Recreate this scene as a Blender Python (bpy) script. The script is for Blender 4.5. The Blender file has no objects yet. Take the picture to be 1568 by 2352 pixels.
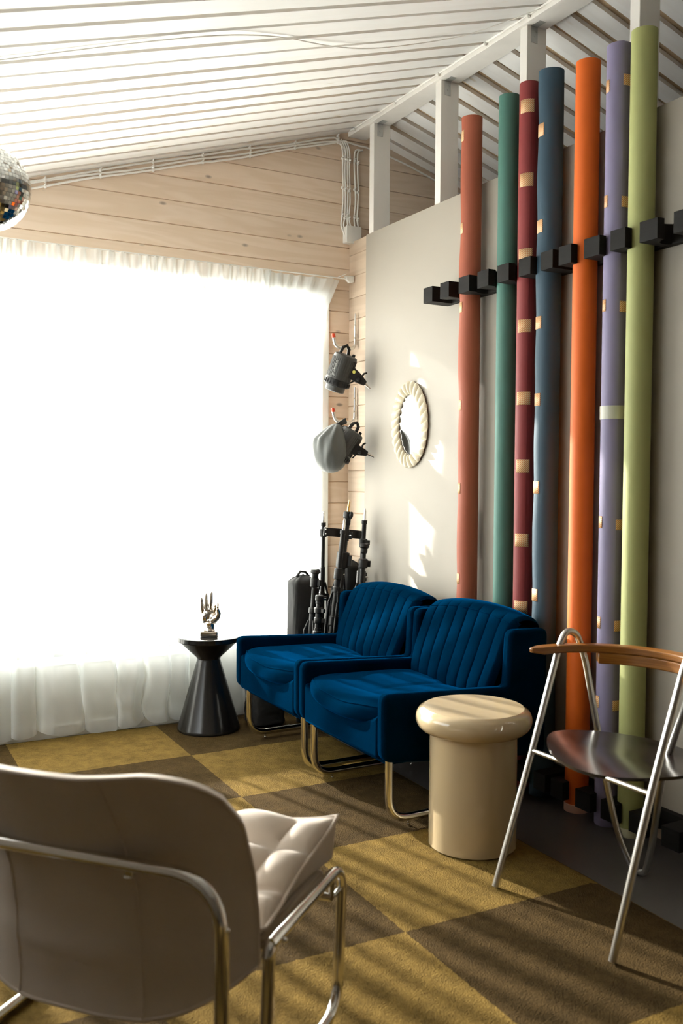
import bpy, bmesh, math, random
from math import sin, cos, pi, radians, sqrt, exp
from mathutils import Vector, Matrix, noise

random.seed(7)
SC = bpy.context.scene
COL = SC.collection

# ------------------------------------------------------------------ camera
cam_d = bpy.data.cameras.new('camera')
cam = bpy.data.objects.new('camera', cam_d)
COL.objects.link(cam)
SC.camera = cam
Fw = Vector((0.4804, 0.8761, -0.0413)).normalized()
Rt = Vector((0.8769, -0.4806, 0.0056)).normalized()
Up = Rt.cross(Fw).normalized()
Rt = Fw.cross(Up).normalized()
M = Matrix((Rt, Up, -Fw)).transposed().to_4x4()
M.translation = Vector((0, 0, 1.2585))
cam.matrix_world = M
cam_d.sensor_fit = 'HORIZONTAL'
cam_d.sensor_width = 24.0
cam_d.lens = 2142.97 / 1568 * 24.0
cam_d.clip_start = 0.05
cam_d.dof.use_dof = True
cam_d.dof.focus_distance = 4.3
cam_d.dof.aperture_fstop = 3.6

# ------------------------------------------------------------------ light
SC.view_settings.view_transform = 'Standard'
SC.view_settings.look = 'None'
SC.view_settings.gamma = 1.0
SC.view_settings.use_curve_mapping = False
SC.view_settings.exposure = 0.87

world = bpy.data.worlds.new('sky')
SC.world = world
world.use_nodes = True
bg = world.node_tree.nodes['Background']
bg.inputs[0].default_value = (0.93, 0.97, 1.0, 1)
bg.inputs[1].default_value = 4.2

sun_d = bpy.data.lights.new('sun', 'SUN')
sun = bpy.data.objects.new('sun', sun_d)
COL.objects.link(sun)
sun_dir = Vector((0.25, -0.97, -0.375)).normalized()      # travel direction
sun.rotation_euler = sun_dir.to_track_quat('-Z', 'Y').to_euler()
sun.location = (0, 12, 6)
sun_d.energy = 25.0
sun_d.angle = radians(1.2)
sun_d.color = (1.0, 0.94, 0.86)

cy = SC.cycles
cy.use_denoising = True
cy.max_bounces = 10
cy.diffuse_bounces = 6
cy.glossy_bounces = 5
cy.transmission_bounces = 8
cy.transparent_max_bounces = 16
cy.sample_clamp_indirect = 6.0
cy.caustics_reflective = False
cy.caustics_refractive = False

# ------------------------------------------------------------------ helpers
def obj(name, me, mat=None, parent=None, loc=(0, 0, 0), rotz=0.0):
    o = bpy.data.objects.new(name, me)
    COL.objects.link(o)
    if mat is not None and me is not None and len(me.materials) == 0:
        me.materials.append(mat)
    if parent is not None:
        o.parent = parent
    o.location = loc
    o.rotation_euler = (0, 0, rotz)
    return o

def tag(o, label, cat, group=None):
    o['label'] = label
    o['category'] = cat
    if group:
        o['group'] = group
    return o

def thing(name, label, cat, loc=(0, 0, 0), rotz=0.0, group=None):
    o = bpy.data.objects.new(name, None)
    COL.objects.link(o)
    o.location = loc
    o.rotation_euler = (0, 0, rotz)
    o.empty_display_size = 0.05
    return tag(o, label, cat, group)

def struct(o):
    o['kind'] = 'structure'
    return o

class MB:
    def __init__(self):
        self.v = []
        self.f = []
        self.mi = []
        self.cur = 0
    def add(self, vs, fs):
        n = len(self.v)
        self.v += [tuple(p) for p in vs]
        for f in fs:
            self.f.append(tuple(i + n for i in f))
            self.mi.append(self.cur)
    def box(self, a, b, mat=None):
        x0, y0, z0 = a
        x1, y1, z1 = b
        vs = [(x0, y0, z0), (x1, y0, z0), (x1, y1, z0), (x0, y1, z0), (x0, y0, z1), (x1, y0, z1), (x1, y1, z1), (x0, y1, z1)]
        if mat is not None:
            vs = [mat @ Vector(p) for p in vs]
        self.add(vs, [(0, 3, 2, 1), (4, 5, 6, 7), (0, 1, 5, 4), (1, 2, 6, 5), (2, 3, 7, 6), (3, 0, 4, 7)])
    def prism(self, poly, lo, hi, fn):
        """poly: list of 2D points, fn(u, v, w) -> 3D, extruded over w in lo..hi"""
        n = len(poly)
        vs = [fn(u, v, lo) for u, v in poly] + [fn(u, v, hi) for u, v in poly]
        fs = [tuple(range(n - 1, -1, -1)), tuple(range(n, 2 * n))]
        fs += [(i, (i + 1) % n, (i + 1) % n + n, i + n) for i in range(n)]
        self.add(vs, fs)
    def grid(self, nu, nv, fn, closeu=False, closev=False):
        vs = [fn(i, j) for i in range(nu) for j in range(nv)]
        fs = []
        for i in range(nu if closeu else nu - 1):
            for j in range(nv if closev else nv - 1):
                a = i * nv + j
                b = ((i + 1) % nu) * nv + j
                c = ((i + 1) % nu) * nv + (j + 1) % nv
                d = i * nv + (j + 1) % nv
                fs.append((a, b, c, d))
        self.add(vs, fs)
    def tube(self, pts, r, seg=16, closed=False, caps=True):
        pts = [Vector(p) for p in pts]
        n = len(pts)
        rs = r if isinstance(r, (list, tuple)) else [r] * n
        tang = []
        for i in range(n):
            if closed:
                t = pts[(i + 1) % n] - pts[i - 1]
            else:
                t = pts[min(i + 1, n - 1)] - pts[max(i - 1, 0)]
            tang.append(t.normalized())
        up = Vector((0, 0, 1))
        if abs(tang[0].dot(up)) > 0.9:
            up = Vector((1, 0, 0))
        nrm = (up - tang[0] * up.dot(tang[0])).normalized()
        rings = []
        for i in range(n):
            nrm = (nrm - tang[i] * nrm.dot(tang[i])).normalized()
            bn = tang[i].cross(nrm)
            rings.append([pts[i] + (nrm * cos(2 * pi * k / seg) + bn * sin(2 * pi * k / seg)) * rs[i] for k in range(seg)])
        vs = [p for rg in rings for p in rg]
        fs = []
        for i in range(n if closed else n - 1):
            for k in range(seg):
                a = i * seg + k
                b = i * seg + (k + 1) % seg
                j = (i + 1) % n
                fs.append((a, b, j * seg + (k + 1) % seg, j * seg + k))
        if caps and not closed:
            fs.append(tuple(range(seg - 1, -1, -1)))
            fs.append(tuple((n - 1) * seg + k for k in range(seg)))
        self.add(vs, fs)
    def lathe(self, prof, seg=64, c=(0, 0, 0), mat=None):
        vs = []
        for (r, z) in prof:
            for k in range(seg):
                p = Vector((c[0] + r * cos(2 * pi * k / seg), c[1] + r * sin(2 * pi * k / seg), c[2] + z))
                vs.append(mat @ p if mat else p)
        fs = []
        n = len(prof)
        for i in range(n - 1):
            for k in range(seg):
                fs.append((i * seg + k, i * seg + (k + 1) % seg, (i + 1) * seg + (k + 1) % seg, (i + 1) * seg + k))
        fs.append(tuple(range(seg - 1, -1, -1)))
        fs.append(tuple((n - 1) * seg + k for k in range(seg)))
        self.add(vs, fs)
    def ball(self, c, r, seg=16, rings=10, mat=None):
        sc = r if isinstance(r, (tuple, list)) else (r, r, r)
        vs = []
        for i in range(rings + 1):
            th = pi * i / rings
            for k in range(seg):
                p = Vector((c[0] + sc[0] * sin(th) * cos(2 * pi * k / seg), c[1] + sc[1] * sin(th) * sin(2 * pi * k / seg), c[2] + sc[2] * cos(th)))
                vs.append(mat @ p if mat else p)
        fs = []
        for i in range(rings):
            for k in range(seg):
                fs.append((i * seg + k, (i + 1) * seg + k, (i + 1) * seg + (k + 1) % seg, i * seg + (k + 1) % seg))
        self.add(vs, fs)
    def mesh(self, name, smooth=40, weld=False):
        me = bpy.data.meshes.new(name)
        me.from_pydata(self.v, [], self.f)
        for p, m in zip(me.polygons, self.mi):
            p.material_index = m
        bm = bmesh.new()
        bm.from_mesh(me)
        if weld:
            bmesh.ops.remove_doubles(bm, verts=bm.verts, dist=1e-5)
        bmesh.ops.recalc_face_normals(bm, faces=bm.faces)
        bm.to_mesh(me)
        bm.free()
        if smooth:
            me.shade_smooth()
            me.set_sharp_from_angle(angle=radians(smooth))
        return me
    def build(self, name, mat, parent=None, smooth=40, bevel=0, loc=(0, 0, 0), rotz=0.0, weld=False, segs=2):
        me = self.mesh(name, smooth, weld)
        if isinstance(mat, (list, tuple)):
            for m in mat:
                me.materials.append(m)
            o = obj(name, me, None, parent, loc, rotz)
        else:
            o = obj(name, me, mat, parent, loc, rotz)
        if bevel:
            b = o.modifiers.new('bevel', 'BEVEL')
            b.width = bevel
            b.segments = segs
            b.limit_method = 'ANGLE'
            b.angle_limit = radians(35)
            b.harden_normals = False
        return o

def fillet(pts, r, n=8):
    """round the inner corners of a polyline"""
    pts = [Vector(p) for p in pts]
    out = [pts[0]]
    rr = r if isinstance(r, (list, tuple)) else [r] * (len(pts) - 2)
    for i in range(1, len(pts) - 1):
        a, b, c = pts[i - 1], pts[i], pts[i + 1]
        d1 = (a - b)
        d2 = (c - b)
        l = min(rr[i - 1], d1.length * 0.49, d2.length * 0.49)
        p1 = b + d1.normalized() * l
        p2 = b + d2.normalized() * l
        for k in range(n + 1):
            t = k / n
            out.append(p1 * (1 - t) ** 2 + b * 2 * t * (1 - t) + p2 * t * t)
    out.append(pts[-1])
    return out

def fillet2(poly, r, n=6):
    """round corners of a closed 2D polygon; r scalar or per vertex"""
    P = [Vector((p[0], p[1])) for p in poly]
    out = []
    m = len(P)
    for i in range(m):
        rr = r[i] if isinstance(r, (list, tuple)) else r
        a, b, c = P[i - 1], P[i], P[(i + 1) % m]
        if rr <= 0:
            out.append((b.x, b.y))
            continue
        d1, d2 = a - b, c - b
        l = min(rr, d1.length * 0.49, d2.length * 0.49)
        p1, p2 = b + d1.normalized() * l, b + d2.normalized() * l
        for k in range(n + 1):
            t = k / n
            q = p1 * (1 - t) ** 2 + b * 2 * t * (1 - t) + p2 * t * t
            out.append((q.x, q.y))
    return out

def copy_tree(o, parent=None):
    c = o.copy()
    COL.objects.link(c)
    if parent is not None:
        c.parent = parent
    for ch in [q for q in SC.objects if q.parent == o]:
        copy_tree(ch, c)
    return c

# ------------------------------------------------------------------ materials
def mat(name, col=(0.8, 0.8, 0.8), rough=0.5, metal=0.0, **kw):
    m = bpy.data.materials.new(name)
    m.use_nodes = True
    b = m.node_tree.nodes['Principled BSDF']
    b.inputs['Base Color'].default_value = (*col, 1)
    b.inputs['Roughness'].default_value = rough
    b.inputs['Metallic'].default_value = metal
    for k, v in kw.items():
        b.inputs[k].default_value = v
    return m

def nd(m, t, **kw):
    n = m.node_tree.nodes.new(t)
    for k, v in kw.items():
        setattr(n, k, v)
    return n

def lk(m, a, b):
    m.node_tree.links.new(a, b)

def noisy(m, scale=30.0, amt=0.12, bump=0.0, bscale=None, stretch=(1, 1, 1), detail=4, dist=0.002):
    """multiply the base colour by noise, optional bump"""
    b = m.node_tree.nodes['Principled BSDF']
    tc = nd(m, 'ShaderNodeTexCoord')
    mp = nd(m, 'ShaderNodeMapping')
    mp.inputs['Scale'].default_value = stretch
    lk(m, tc.outputs['Object'], mp.inputs['Vector'])
    n = nd(m, 'ShaderNodeTexNoise')
    n.inputs['Scale'].default_value = scale
    n.inputs['Detail'].default_value = detail
    lk(m, mp.outputs[0], n.inputs['Vector'])
    if amt:
        c = b.inputs['Base Color'].default_value[:]
        r = nd(m, 'ShaderNodeValToRGB')
        r.color_ramp.elements[0].position = 0.3
        r.color_ramp.elements[1].position = 0.7
        r.color_ramp.elements[0].color = (c[0] * (1 - amt), c[1] * (1 - amt), c[2] * (1 - amt), 1)
        r.color_ramp.elements[1].color = (min(1, c[0] * (1 + amt)), min(1, c[1] * (1 + amt)), min(1, c[2] * (1 + amt)), 1)
        lk(m, n.outputs[0], r.inputs[0])
        lk(m, r.outputs[0], b.inputs['Base Color'])
    if bump:
        n2 = n
        if bscale:
            n2 = nd(m, 'ShaderNodeTexNoise')
            n2.inputs['Scale'].default_value = bscale
            n2.inputs['Detail'].default_value = 5
            lk(m, mp.outputs[0], n2.inputs['Vector'])
        bp = nd(m, 'ShaderNodeBump')
        bp.inputs['Strength'].default_value = bump
        bp.inputs['Distance'].default_value = dist
        lk(m, n2.outputs[0], bp.inputs['Height'])
        lk(m, bp.outputs[0], b.inputs['Normal'])
    return m

def wood_mat(name, c0, c1, c2, along='x', rough=0.55, ring=26.0, per=0.1155, off=0.0, knots=True, var=0.1):
    """whitewashed board: grain stretched along an axis, knots, tone shift per board (board index from z)"""
    m = bpy.data.materials.new(name)
    m.use_nodes = True
    b = m.node_tree.nodes['Principled BSDF']
    b.inputs['Roughness'].default_value = rough
    tc = nd(m, 'ShaderNodeTexCoord')
    sep = nd(m, 'ShaderNodeSeparateXYZ')
    lk(m, tc.outputs['Object'], sep.inputs[0])
    idx = nd(m, 'ShaderNodeMath', operation='SUBTRACT')
    lk(m, sep.outputs['Y' if along == 'slope' else 'Z'], idx.inputs[0])
    idx.inputs[1].default_value = off
    dv = nd(m, 'ShaderNodeMath', operation='DIVIDE')
    lk(m, idx.outputs[0], dv.inputs[0])
    dv.inputs[1].default_value = per
    fl = nd(m, 'ShaderNodeMath', operation='FLOOR')
    lk(m, dv.outputs[0], fl.inputs[0])
    wn = nd(m, 'ShaderNodeTexWhiteNoise')
    wn.noise_dimensions = '1D'
    lk(m, fl.outputs[0], wn.inputs['W'])
    # shift coordinates per board
    sh = nd(m, 'ShaderNodeVectorMath', operation='SCALE')
    lk(m, wn.outputs['Color'], sh.inputs[0])
    sh.inputs['Scale'].default_value = 37.0
    ad = nd(m, 'ShaderNodeVectorMath', operation='ADD')
    lk(m, tc.outputs['Object'], ad.inputs[0])
    lk(m, sh.outputs[0], ad.inputs[1])
    mp = nd(m, 'ShaderNodeMapping')
    mp.inputs['Scale'].default_value = {'x': (1.1, 1, ring), 'y': (1, 1.1, ring), 'slope': (1.1, ring, 1)}[along]
    lk(m, ad.outputs[0], mp.inputs['Vector'])
    n = nd(m, 'ShaderNodeTexNoise')
    n.inputs['Scale'].default_value = 1.0
    n.inputs['Detail'].default_value = 3
    n.inputs['Distortion'].default_value = 0.6
    lk(m, mp.outputs[0], n.inputs['Vector'])
    wv = nd(m, 'ShaderNodeMath', operation='MULTIPLY')
    lk(m, n.outputs[0], wv.inputs[0])
    wv.inputs[1].default_value = 30.0
    sn = nd(m, 'ShaderNodeMath', operation='SINE')
    lk(m, wv.outputs[0], sn.inputs[0])
    r = nd(m, 'ShaderNodeValToRGB')
    r.color_ramp.elements[0].position = 0.0
    r.color_ramp.elements[0].color = (*c0, 1)
    r.color_ramp.elements[1].position = 1.0
    r.color_ramp.elements[1].color = (*c1, 1)
    mr = nd(m, 'ShaderNodeMapRange')
    mr.inputs['From Min'].default_value = -1.0
    lk(m, sn.outputs[0], mr.inputs['Value'])
    lk(m, mr.outputs[0], r.inputs[0])
    # tone per board
    mx = nd(m, 'ShaderNodeMix', data_type='RGBA', blend_type='MULTIPLY')
    mx.inputs['Factor'].default_value = 1.0
    tone = nd(m, 'ShaderNodeMapRange')
    tone.inputs['To Min'].default_value = 1 - var
    tone.inputs['To Max'].default_value = 1 + var * 0.6
    lk(m, wn.outputs['Value'], tone.inputs['Value'])
    comb = nd(m, 'ShaderNodeCombineColor')
    for i in range(3):
        lk(m, tone.outputs[0], comb.inputs[i])
    lk(m, r.outputs[0], mx.inputs[6])
    lk(m, comb.outputs[0], mx.inputs[7])
    last = mx.outputs[2]
    if knots:
        mp2 = nd(m, 'ShaderNodeMapping')
        mp2.inputs['Scale'].default_value = {'x': (4.5, 1, 9.5), 'y': (1, 4.5, 9.5), 'slope': (3.0, 8, 1)}[along]
        lk(m, ad.outputs[0], mp2.inputs['Vector'])
        vo = nd(m, 'ShaderNodeTexVoronoi')
        vo.inputs['Scale'].default_value = 1.0
        lk(m, mp2.outputs[0], vo.inputs['Vector'])
        kr = nd(m, 'ShaderNodeValToRGB')
        kr.color_ramp.elements[0].position = 0.05
        kr.color_ramp.elements[0].color = (1, 1, 1, 1)
        kr.color_ramp.elements[1].position = 0.11
        kr.color_ramp.elements[1].color = (0, 0, 0, 1)
        lk(m, vo.outputs['Distance'], kr.inputs[0])
        km = nd(m, 'ShaderNodeMix', data_type='RGBA')
        lk(m, kr.outputs[0], km.inputs[0])
        lk(m, last, km.inputs[6])
        km.inputs[7].default_value = (*c2, 1)
        last = km.outputs[2]
    lk(m, last, b.inputs['Base Color'])
    bp = nd(m, 'ShaderNodeBump')
    bp.inputs['Strength'].default_value = 0.12
    bp.inputs['Distance'].default_value = 0.001
    lk(m, sn.outputs[0], bp.inputs['Height'])
    lk(m, bp.outputs[0], b.inputs['Normal'])
    return m

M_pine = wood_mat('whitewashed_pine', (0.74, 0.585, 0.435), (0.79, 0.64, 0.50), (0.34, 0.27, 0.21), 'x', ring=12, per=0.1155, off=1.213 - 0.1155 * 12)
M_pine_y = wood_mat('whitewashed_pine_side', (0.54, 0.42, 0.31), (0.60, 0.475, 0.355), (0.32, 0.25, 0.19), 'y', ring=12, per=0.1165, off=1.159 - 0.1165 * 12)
M_ceil = wood_mat('white_ceiling_boards', (0.88, 0.87, 0.845), (0.90, 0.895, 0.875), (0.74, 0.68, 0.59), 'slope', per=0.124, off=0.0, ring=9, var=0.03)
M_gap = noisy(mat('bare_board_edge', (0.50, 0.36, 0.22), 0.8), 8, 0.3)
M_white_wood = noisy(mat('white_painted_wood', (0.80, 0.77, 0.72), 0.55), 12, 0.04, bump=0.1, bscale=40, stretch=(1, 1, .2))
M_panel = noisy(mat('limewashed_panel', (0.345, 0.312, 0.262), 0.6), 3.0, 0.035, bump=0.05, bscale=120, stretch=(1, .3, 1))
M_trim = mat('white_trim', (0.78, 0.77, 0.72), 0.4)
M_floor = noisy(mat('grey_painted_floor', (0.075, 0.067, 0.062), 0.36), 5, 0.06)
M_plaster = noisy(mat('plaster_wall', (0.26, 0.225, 0.19), 0.8), 4, 0.04)
M_darkwall = noisy(mat('dark_brown_wall', (0.20, 0.165, 0.13), 0.8), 4, 0.1)
M_ground = noisy(mat('bounce_ground', (0.82, 0.84, 0.86), 0.9), 0.6, 0.05)  # unseen ground, made near-white to bounce light up onto the ceiling
M_chrome = mat('chrome', (0.78, 0.77, 0.74), 0.13, 1.0)
M_chrome_b = mat('brushed_steel', (0.62, 0.61, 0.58), 0.28, 1.0)
M_black = mat('black_lacquer', (0.012, 0.011, 0.010), 0.22)
M_blackp = mat('black_plastic', (0.010, 0.0095, 0.009), 0.4, **{'Specular IOR Level': 0.35})
M_grayp = mat('dark_grey_casing', (0.045, 0.045, 0.041), 0.45)
M_blackwood = noisy(mat('black_stained_wood', (0.008, 0.007, 0.006), 0.65, **{'Specular IOR Level': 0.2}), 60, 0.3, bump=0.1, bscale=90, stretch=(1, .1, 1))
M_blackcloth = noisy(mat('black_nylon', (0.010, 0.0095, 0.009), 0.75), 40, 0.2, bump=0.3, bscale=300)
M_cream = mat('cream_lacquer', (0.55, 0.43, 0.265), 0.12, **{'Coat Weight': 0.5, 'Coat Roughness': 0.05})
M_seat = mat('black_seat_shell', (0.010, 0.006, 0.005), 0.27, **{'Coat Weight': 0.6, 'Coat Roughness': 0.18})
M_mirror = mat('mirror_glass', (0.95, 0.95, 0.95), 0.01, 1.0)
M_ivory = mat('ivory_ceramic', (0.58, 0.52, 0.39), 0.28)
M_red = mat('red_rubber', (0.70, 0.06, 0.015), 0.5)
M_brass = mat('brass', (0.85, 0.55, 0.20), 0.2, 1.0)
M_cable = mat('white_cable', (0.85, 0.83, 0.78), 0.45)
M_silver = mat('silver_glaze', (0.72, 0.68, 0.62), 0.09, 1.0)
M_sticker = mat('yellow_sticker', (0.75, 0.72, 0.15), 0.5)
M_print = mat('white_print', (0.55, 0.56, 0.52), 0.5)
M_tapeclear = mat('clear_tape', (0.66, 0.66, 0.54), 0.25, **{'Alpha': 0.75})
M_grayfab = noisy(mat('grey_nylon_cover', (0.085, 0.090, 0.083), 0.6, **{'Sheen Weight': 0.2}), 6, 0.12, bump=0.25, bscale=14, dist=0.01)
M_armwood = wood_mat('varnished_beech', (0.22, 0.080, 0.012), (0.30, 0.12, 0.02), (0.3, 0.1, 0.02), 'y', rough=0.3, ring=60, knots=False, var=0.0)

def velvet():
    m = mat('blue_velvet', (0.0001, 0.011, 0.031), 0.85, **{'Sheen Weight': 0.36, 'Sheen Roughness': 0.30, 'Specular IOR Level': 0.0})
    b = m.node_tree.nodes['Principled BSDF']
    b.inputs['Sheen Tint'].default_value = (0.0, 0.11, 0.36, 1)
    noisy(m, 5, 0.25, bump=0.35, bscale=420, dist=0.0015)
    return m
M_velvet = velvet()

def canvas():
    m = mat('beige_canvas', (0.60, 0.515, 0.43), 0.8, **{'Sheen Weight': 0.3})
    noisy(m, 4, 0.05, bump=0.25, bscale=500, dist=0.001)
    return m
M_canvas = canvas()

def sheer(nm, tr0):
    m = bpy.data.materials.new(nm)
    m.use_nodes = True
    nt = m.node_tree
    nt.nodes.remove(nt.nodes['Principled BSDF'])
    out = nt.nodes['Material Output']
    lw = nd(m, 'ShaderNodeLayerWeight')
    lw.inputs['Blend'].default_value = 0.5
    r = nd(m, 'ShaderNodeValToRGB')
    r.color_ramp.elements[0].position = 0.0
    r.color_ramp.elements[0].color = (tr0, tr0, tr0, 1)
    r.color_ramp.elements[1].position = 0.38
    r.color_ramp.elements[1].color = (0.0, 0.0, 0.0, 1)
    lk(m, lw.outputs['Facing'], r.inputs[0])
    df = nd(m, 'ShaderNodeBsdfDiffuse')
    df.inputs[0].default_value = (0.90, 0.93, 0.92, 1)
    tl = nd(m, 'ShaderNodeBsdfTranslucent')
    tl.inputs[0].default_value = (0.86, 0.87, 0.86, 1)
    mx = nd(m, 'ShaderNodeMixShader')
    mx.inputs[0].default_value = 0.50
    lk(m, df.outputs[0], mx.inputs[1])
    lk(m, tl.outputs[0], mx.inputs[2])
    tr = nd(m, 'ShaderNodeBsdfTransparent')
    mx2 = nd(m, 'ShaderNodeMixShader')
    lk(m, r.outputs[0], mx2.inputs[0])
    lk(m, mx.outputs[0], mx2.inputs[1])
    lk(m, tr.outputs[0], mx2.inputs[2])
    lk(m, mx2.outputs[0], out.inputs['Surface'])
    return m
M_sheer = sheer('sheer_curtain', 0.46)
M_sheer2 = sheer('sheer_curtain_dense', 0.07)  # same cloth made less see-through, to weaken sun patches on the wall

def pane_mat():
    m = bpy.data.materials.new('window_glass')
    m.use_nodes = True
    nt = m.node_tree
    nt.nodes.remove(nt.nodes['Principled BSDF'])
    out = nt.nodes['Material Output']
    tr = nd(m, 'ShaderNodeBsdfTransparent')
    tr.inputs[0].default_value = (0.96, 0.97, 0.96, 1)
    gl = nd(m, 'ShaderNodeBsdfGlossy')
    gl.inputs['Roughness'].default_value = 0.02
    mx = nd(m, 'ShaderNodeMixShader')
    mx.inputs[0].default_value = 0.06
    lk(m, tr.outputs[0], mx.inputs[1])
    lk(m, gl.outputs[0], mx.inputs[2])
    lk(m, mx.outputs[0], out.inputs['Surface'])
    return m
M_glass = pane_mat()

def rug_mat():
    m = bpy.data.materials.new('checker_rug')
    m.use_nodes = True
    b = m.node_tree.nodes['Principled BSDF']
    b.inputs['Roughness'].default_value = 0.95
    b.inputs['Specular IOR Level'].default_value = 0.05
    tc = nd(m, 'ShaderNodeTexCoord')
    nz = nd(m, 'ShaderNodeTexNoise')
    nz.inputs['Scale'].default_value = 60
    nz.inputs['Detail'].default_value = 2
    lk(m, tc.outputs['Object'], nz.inputs['Vector'])
    sc = nd(m, 'ShaderNodeVectorMath', operation='SCALE')
    sc.inputs['Scale'].default_value = 0.012
    lk(m, nz.outputs['Color'], sc.inputs[0])
    ad = nd(m, 'ShaderNodeVectorMath', operation='ADD')
    lk(m, tc.outputs['Object'], ad.inputs[0])
    lk(m, sc.outputs[0], ad.inputs[1])
    mp = nd(m, 'ShaderNodeMapping')
    mp.inputs['Location'].default_value = (-0.006, -0.006, 0.05)
    lk(m, ad.outputs[0], mp.inputs['Vector'])
    mp2 = nd(m, 'ShaderNodeMapping')
    mp2.inputs['Scale'].default_value = (1 / 0.70, 1 / 0.595, 0.0)
    lk(m, mp.outputs[0], mp2.inputs['Vector'])
    ck = nd(m, 'ShaderNodeTexChecker')
    ck.inputs['Scale'].default_value = 1.0
    ck.inputs['Color2'].default_value = (0.190, 0.122, 0.033, 1)
    ck.inputs['Color1'].default_value = (0.068, 0.043, 0.016, 1)
    lk(m, mp2.outputs[0], ck.inputs['Vector'])
    n1 = nd(m, 'ShaderNodeTexNoise')
    n1.inputs['Scale'].default_value = 14
    n1.inputs['Detail'].default_value = 12
    n1.inputs['Roughness'].default_value = 0.85
    lk(m, tc.outputs['Object'], n1.inputs['Vector'])
    mr = nd(m, 'ShaderNodeMapRange')
    mr.inputs['From Min'].default_value = 0.3
    mr.inputs['From Max'].default_value = 0.7
    mr.inputs['To Min'].default_value = 0.50
    mr.inputs['To Max'].default_value = 1.50
    lk(m, n1.outputs[0], mr.inputs['Value'])
    cc = nd(m, 'ShaderNodeCombineColor')
    for i in range(3):
        lk(m, mr.outputs[0], cc.inputs[i])
    mx = nd(m, 'ShaderNodeMix', data_type='RGBA', blend_type='MULTIPLY')
    mx.inputs['Factor'].default_value = 1.0
    lk(m, ck.outputs[0], mx.inputs[6])
    lk(m, cc.outputs[0], mx.inputs[7])
    lk(m, mx.outputs[2], b.inputs['Base Color'])
    n2 = nd(m, 'ShaderNodeTexNoise')
    n2.inputs['Scale'].default_value = 230
    n2.inputs['Detail'].default_value = 3
    lk(m, tc.outputs['Object'], n2.inputs['Vector'])
    n3 = nd(m, 'ShaderNodeTexNoise')
    n3.inputs['Scale'].default_value = 14
    n3.inputs['Detail'].default_value = 2
    lk(m, tc.outputs['Object'], n3.inputs['Vector'])
    bp0 = nd(m, 'ShaderNodeBump')
    bp0.inputs['Strength'].default_value = 0.25
    bp0.inputs['Distance'].default_value = 0.02
    lk(m, n3.outputs[0], bp0.inputs['Height'])
    bp = nd(m, 'ShaderNodeBump')
    bp.inputs['Strength'].default_value = 0.9
    bp.inputs['Distance'].default_value = 0.012
    lk(m, n2.outputs[0], bp.inputs['Height'])
    lk(m, bp0.outputs[0], bp.inputs['Normal'])
    lk(m, bp.outputs[0], b.inputs['Normal'])
    return m
M_rug = rug_mat()

def paper(name, c):
    m = mat(name, c, 0.62)
    return noisy(m, 2.0, 0.03, bump=0.04, bscale=500, dist=0.0005)

def tape_mat():
    m = mat('striped_tape', (0.8, 0.6, 0.3), 0.5)
    b = m.node_tree.nodes['Principled BSDF']
    uv = nd(m, 'ShaderNodeUVMap')
    sep = nd(m, 'ShaderNodeSeparateXYZ')
    lk(m, uv.outputs[0], sep.inputs[0])
    s = nd(m, 'ShaderNodeMath', operation='SUBTRACT')
    lk(m, sep.outputs[0], s.inputs[0])
    lk(m, sep.outputs[1], s.inputs[1])
    k = nd(m, 'ShaderNodeMath', operation='MULTIPLY')
    k.inputs[1].default_value = 1 / 0.0075
    lk(m, s.outputs[0], k.inputs[0])
    fr = nd(m, 'ShaderNodeMath', operation='FRACT')
    lk(m, k.outputs[0], fr.inputs[0])
    gt = nd(m, 'ShaderNodeMath', operation='GREATER_THAN')
    gt.inputs[1].default_value = 0.55
    lk(m, fr.outputs[0], gt.inputs[0])
    mx = nd(m, 'ShaderNodeMix', data_type='RGBA')
    lk(m, gt.outputs[0], mx.inputs[0])
    mx.inputs[6].default_value = (0.80, 0.62, 0.36, 1)
    mx.inputs[7].default_value = (0.62, 0.17, 0.03, 1)
    lk(m, mx.outputs[2], b.inputs['Base Color'])
    return m
M_tape = tape_mat()

# ------------------------------------------------------------------ the room
X1, Y2 = 2.503, 4.491
def roof_z(x):
    return 2.357 + 0.30 * x if x < 2.55 else 3.122 - 0.30 * (x - 2.55)
XL, XR, YB = -0.72, 5.4, -2.6

mb = MB()
mb.box((XL - 0.15, YB - 0.15, -0.12), (XR + 0.15, Y2 + 0.15, 0.0))
struct(mb.build('floor', M_floor, smooth=0))

def plank_pts(z0, z1, per, off, groove=0.006, dep=0.006):
    """(z, depth) profile with a V groove at every board joint"""
    zs = []
    k = math.ceil((z0 - off) / per + 1e-6)
    zs.append((z0, 0))
    while off + k * per < z1 - 1e-4:
        g = off + k * per
        if g - groove / 2 > z0:
            zs += [(g - groove / 2, 0), (g - groove * 0.12, dep), (g + groove * 0.12, dep), (g + groove / 2, 0)]
        k += 1
    zs.append((z1, 0))
    return zs

def plank_sheet(m, x0, x1, z0, z1, thick=0.12):
    """gable wall piece; face at y = Y2 towards -y"""
    pr = plank_pts(z0, z1, 0.1155, 1.213 - 0.1155 * 12)
    poly = [(z, d) for z, d in pr] + [(z1, thick), (z0, thick)]
    m.prism(poly, x0, x1, lambda u, v, w: (w, Y2 + v, u))

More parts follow.
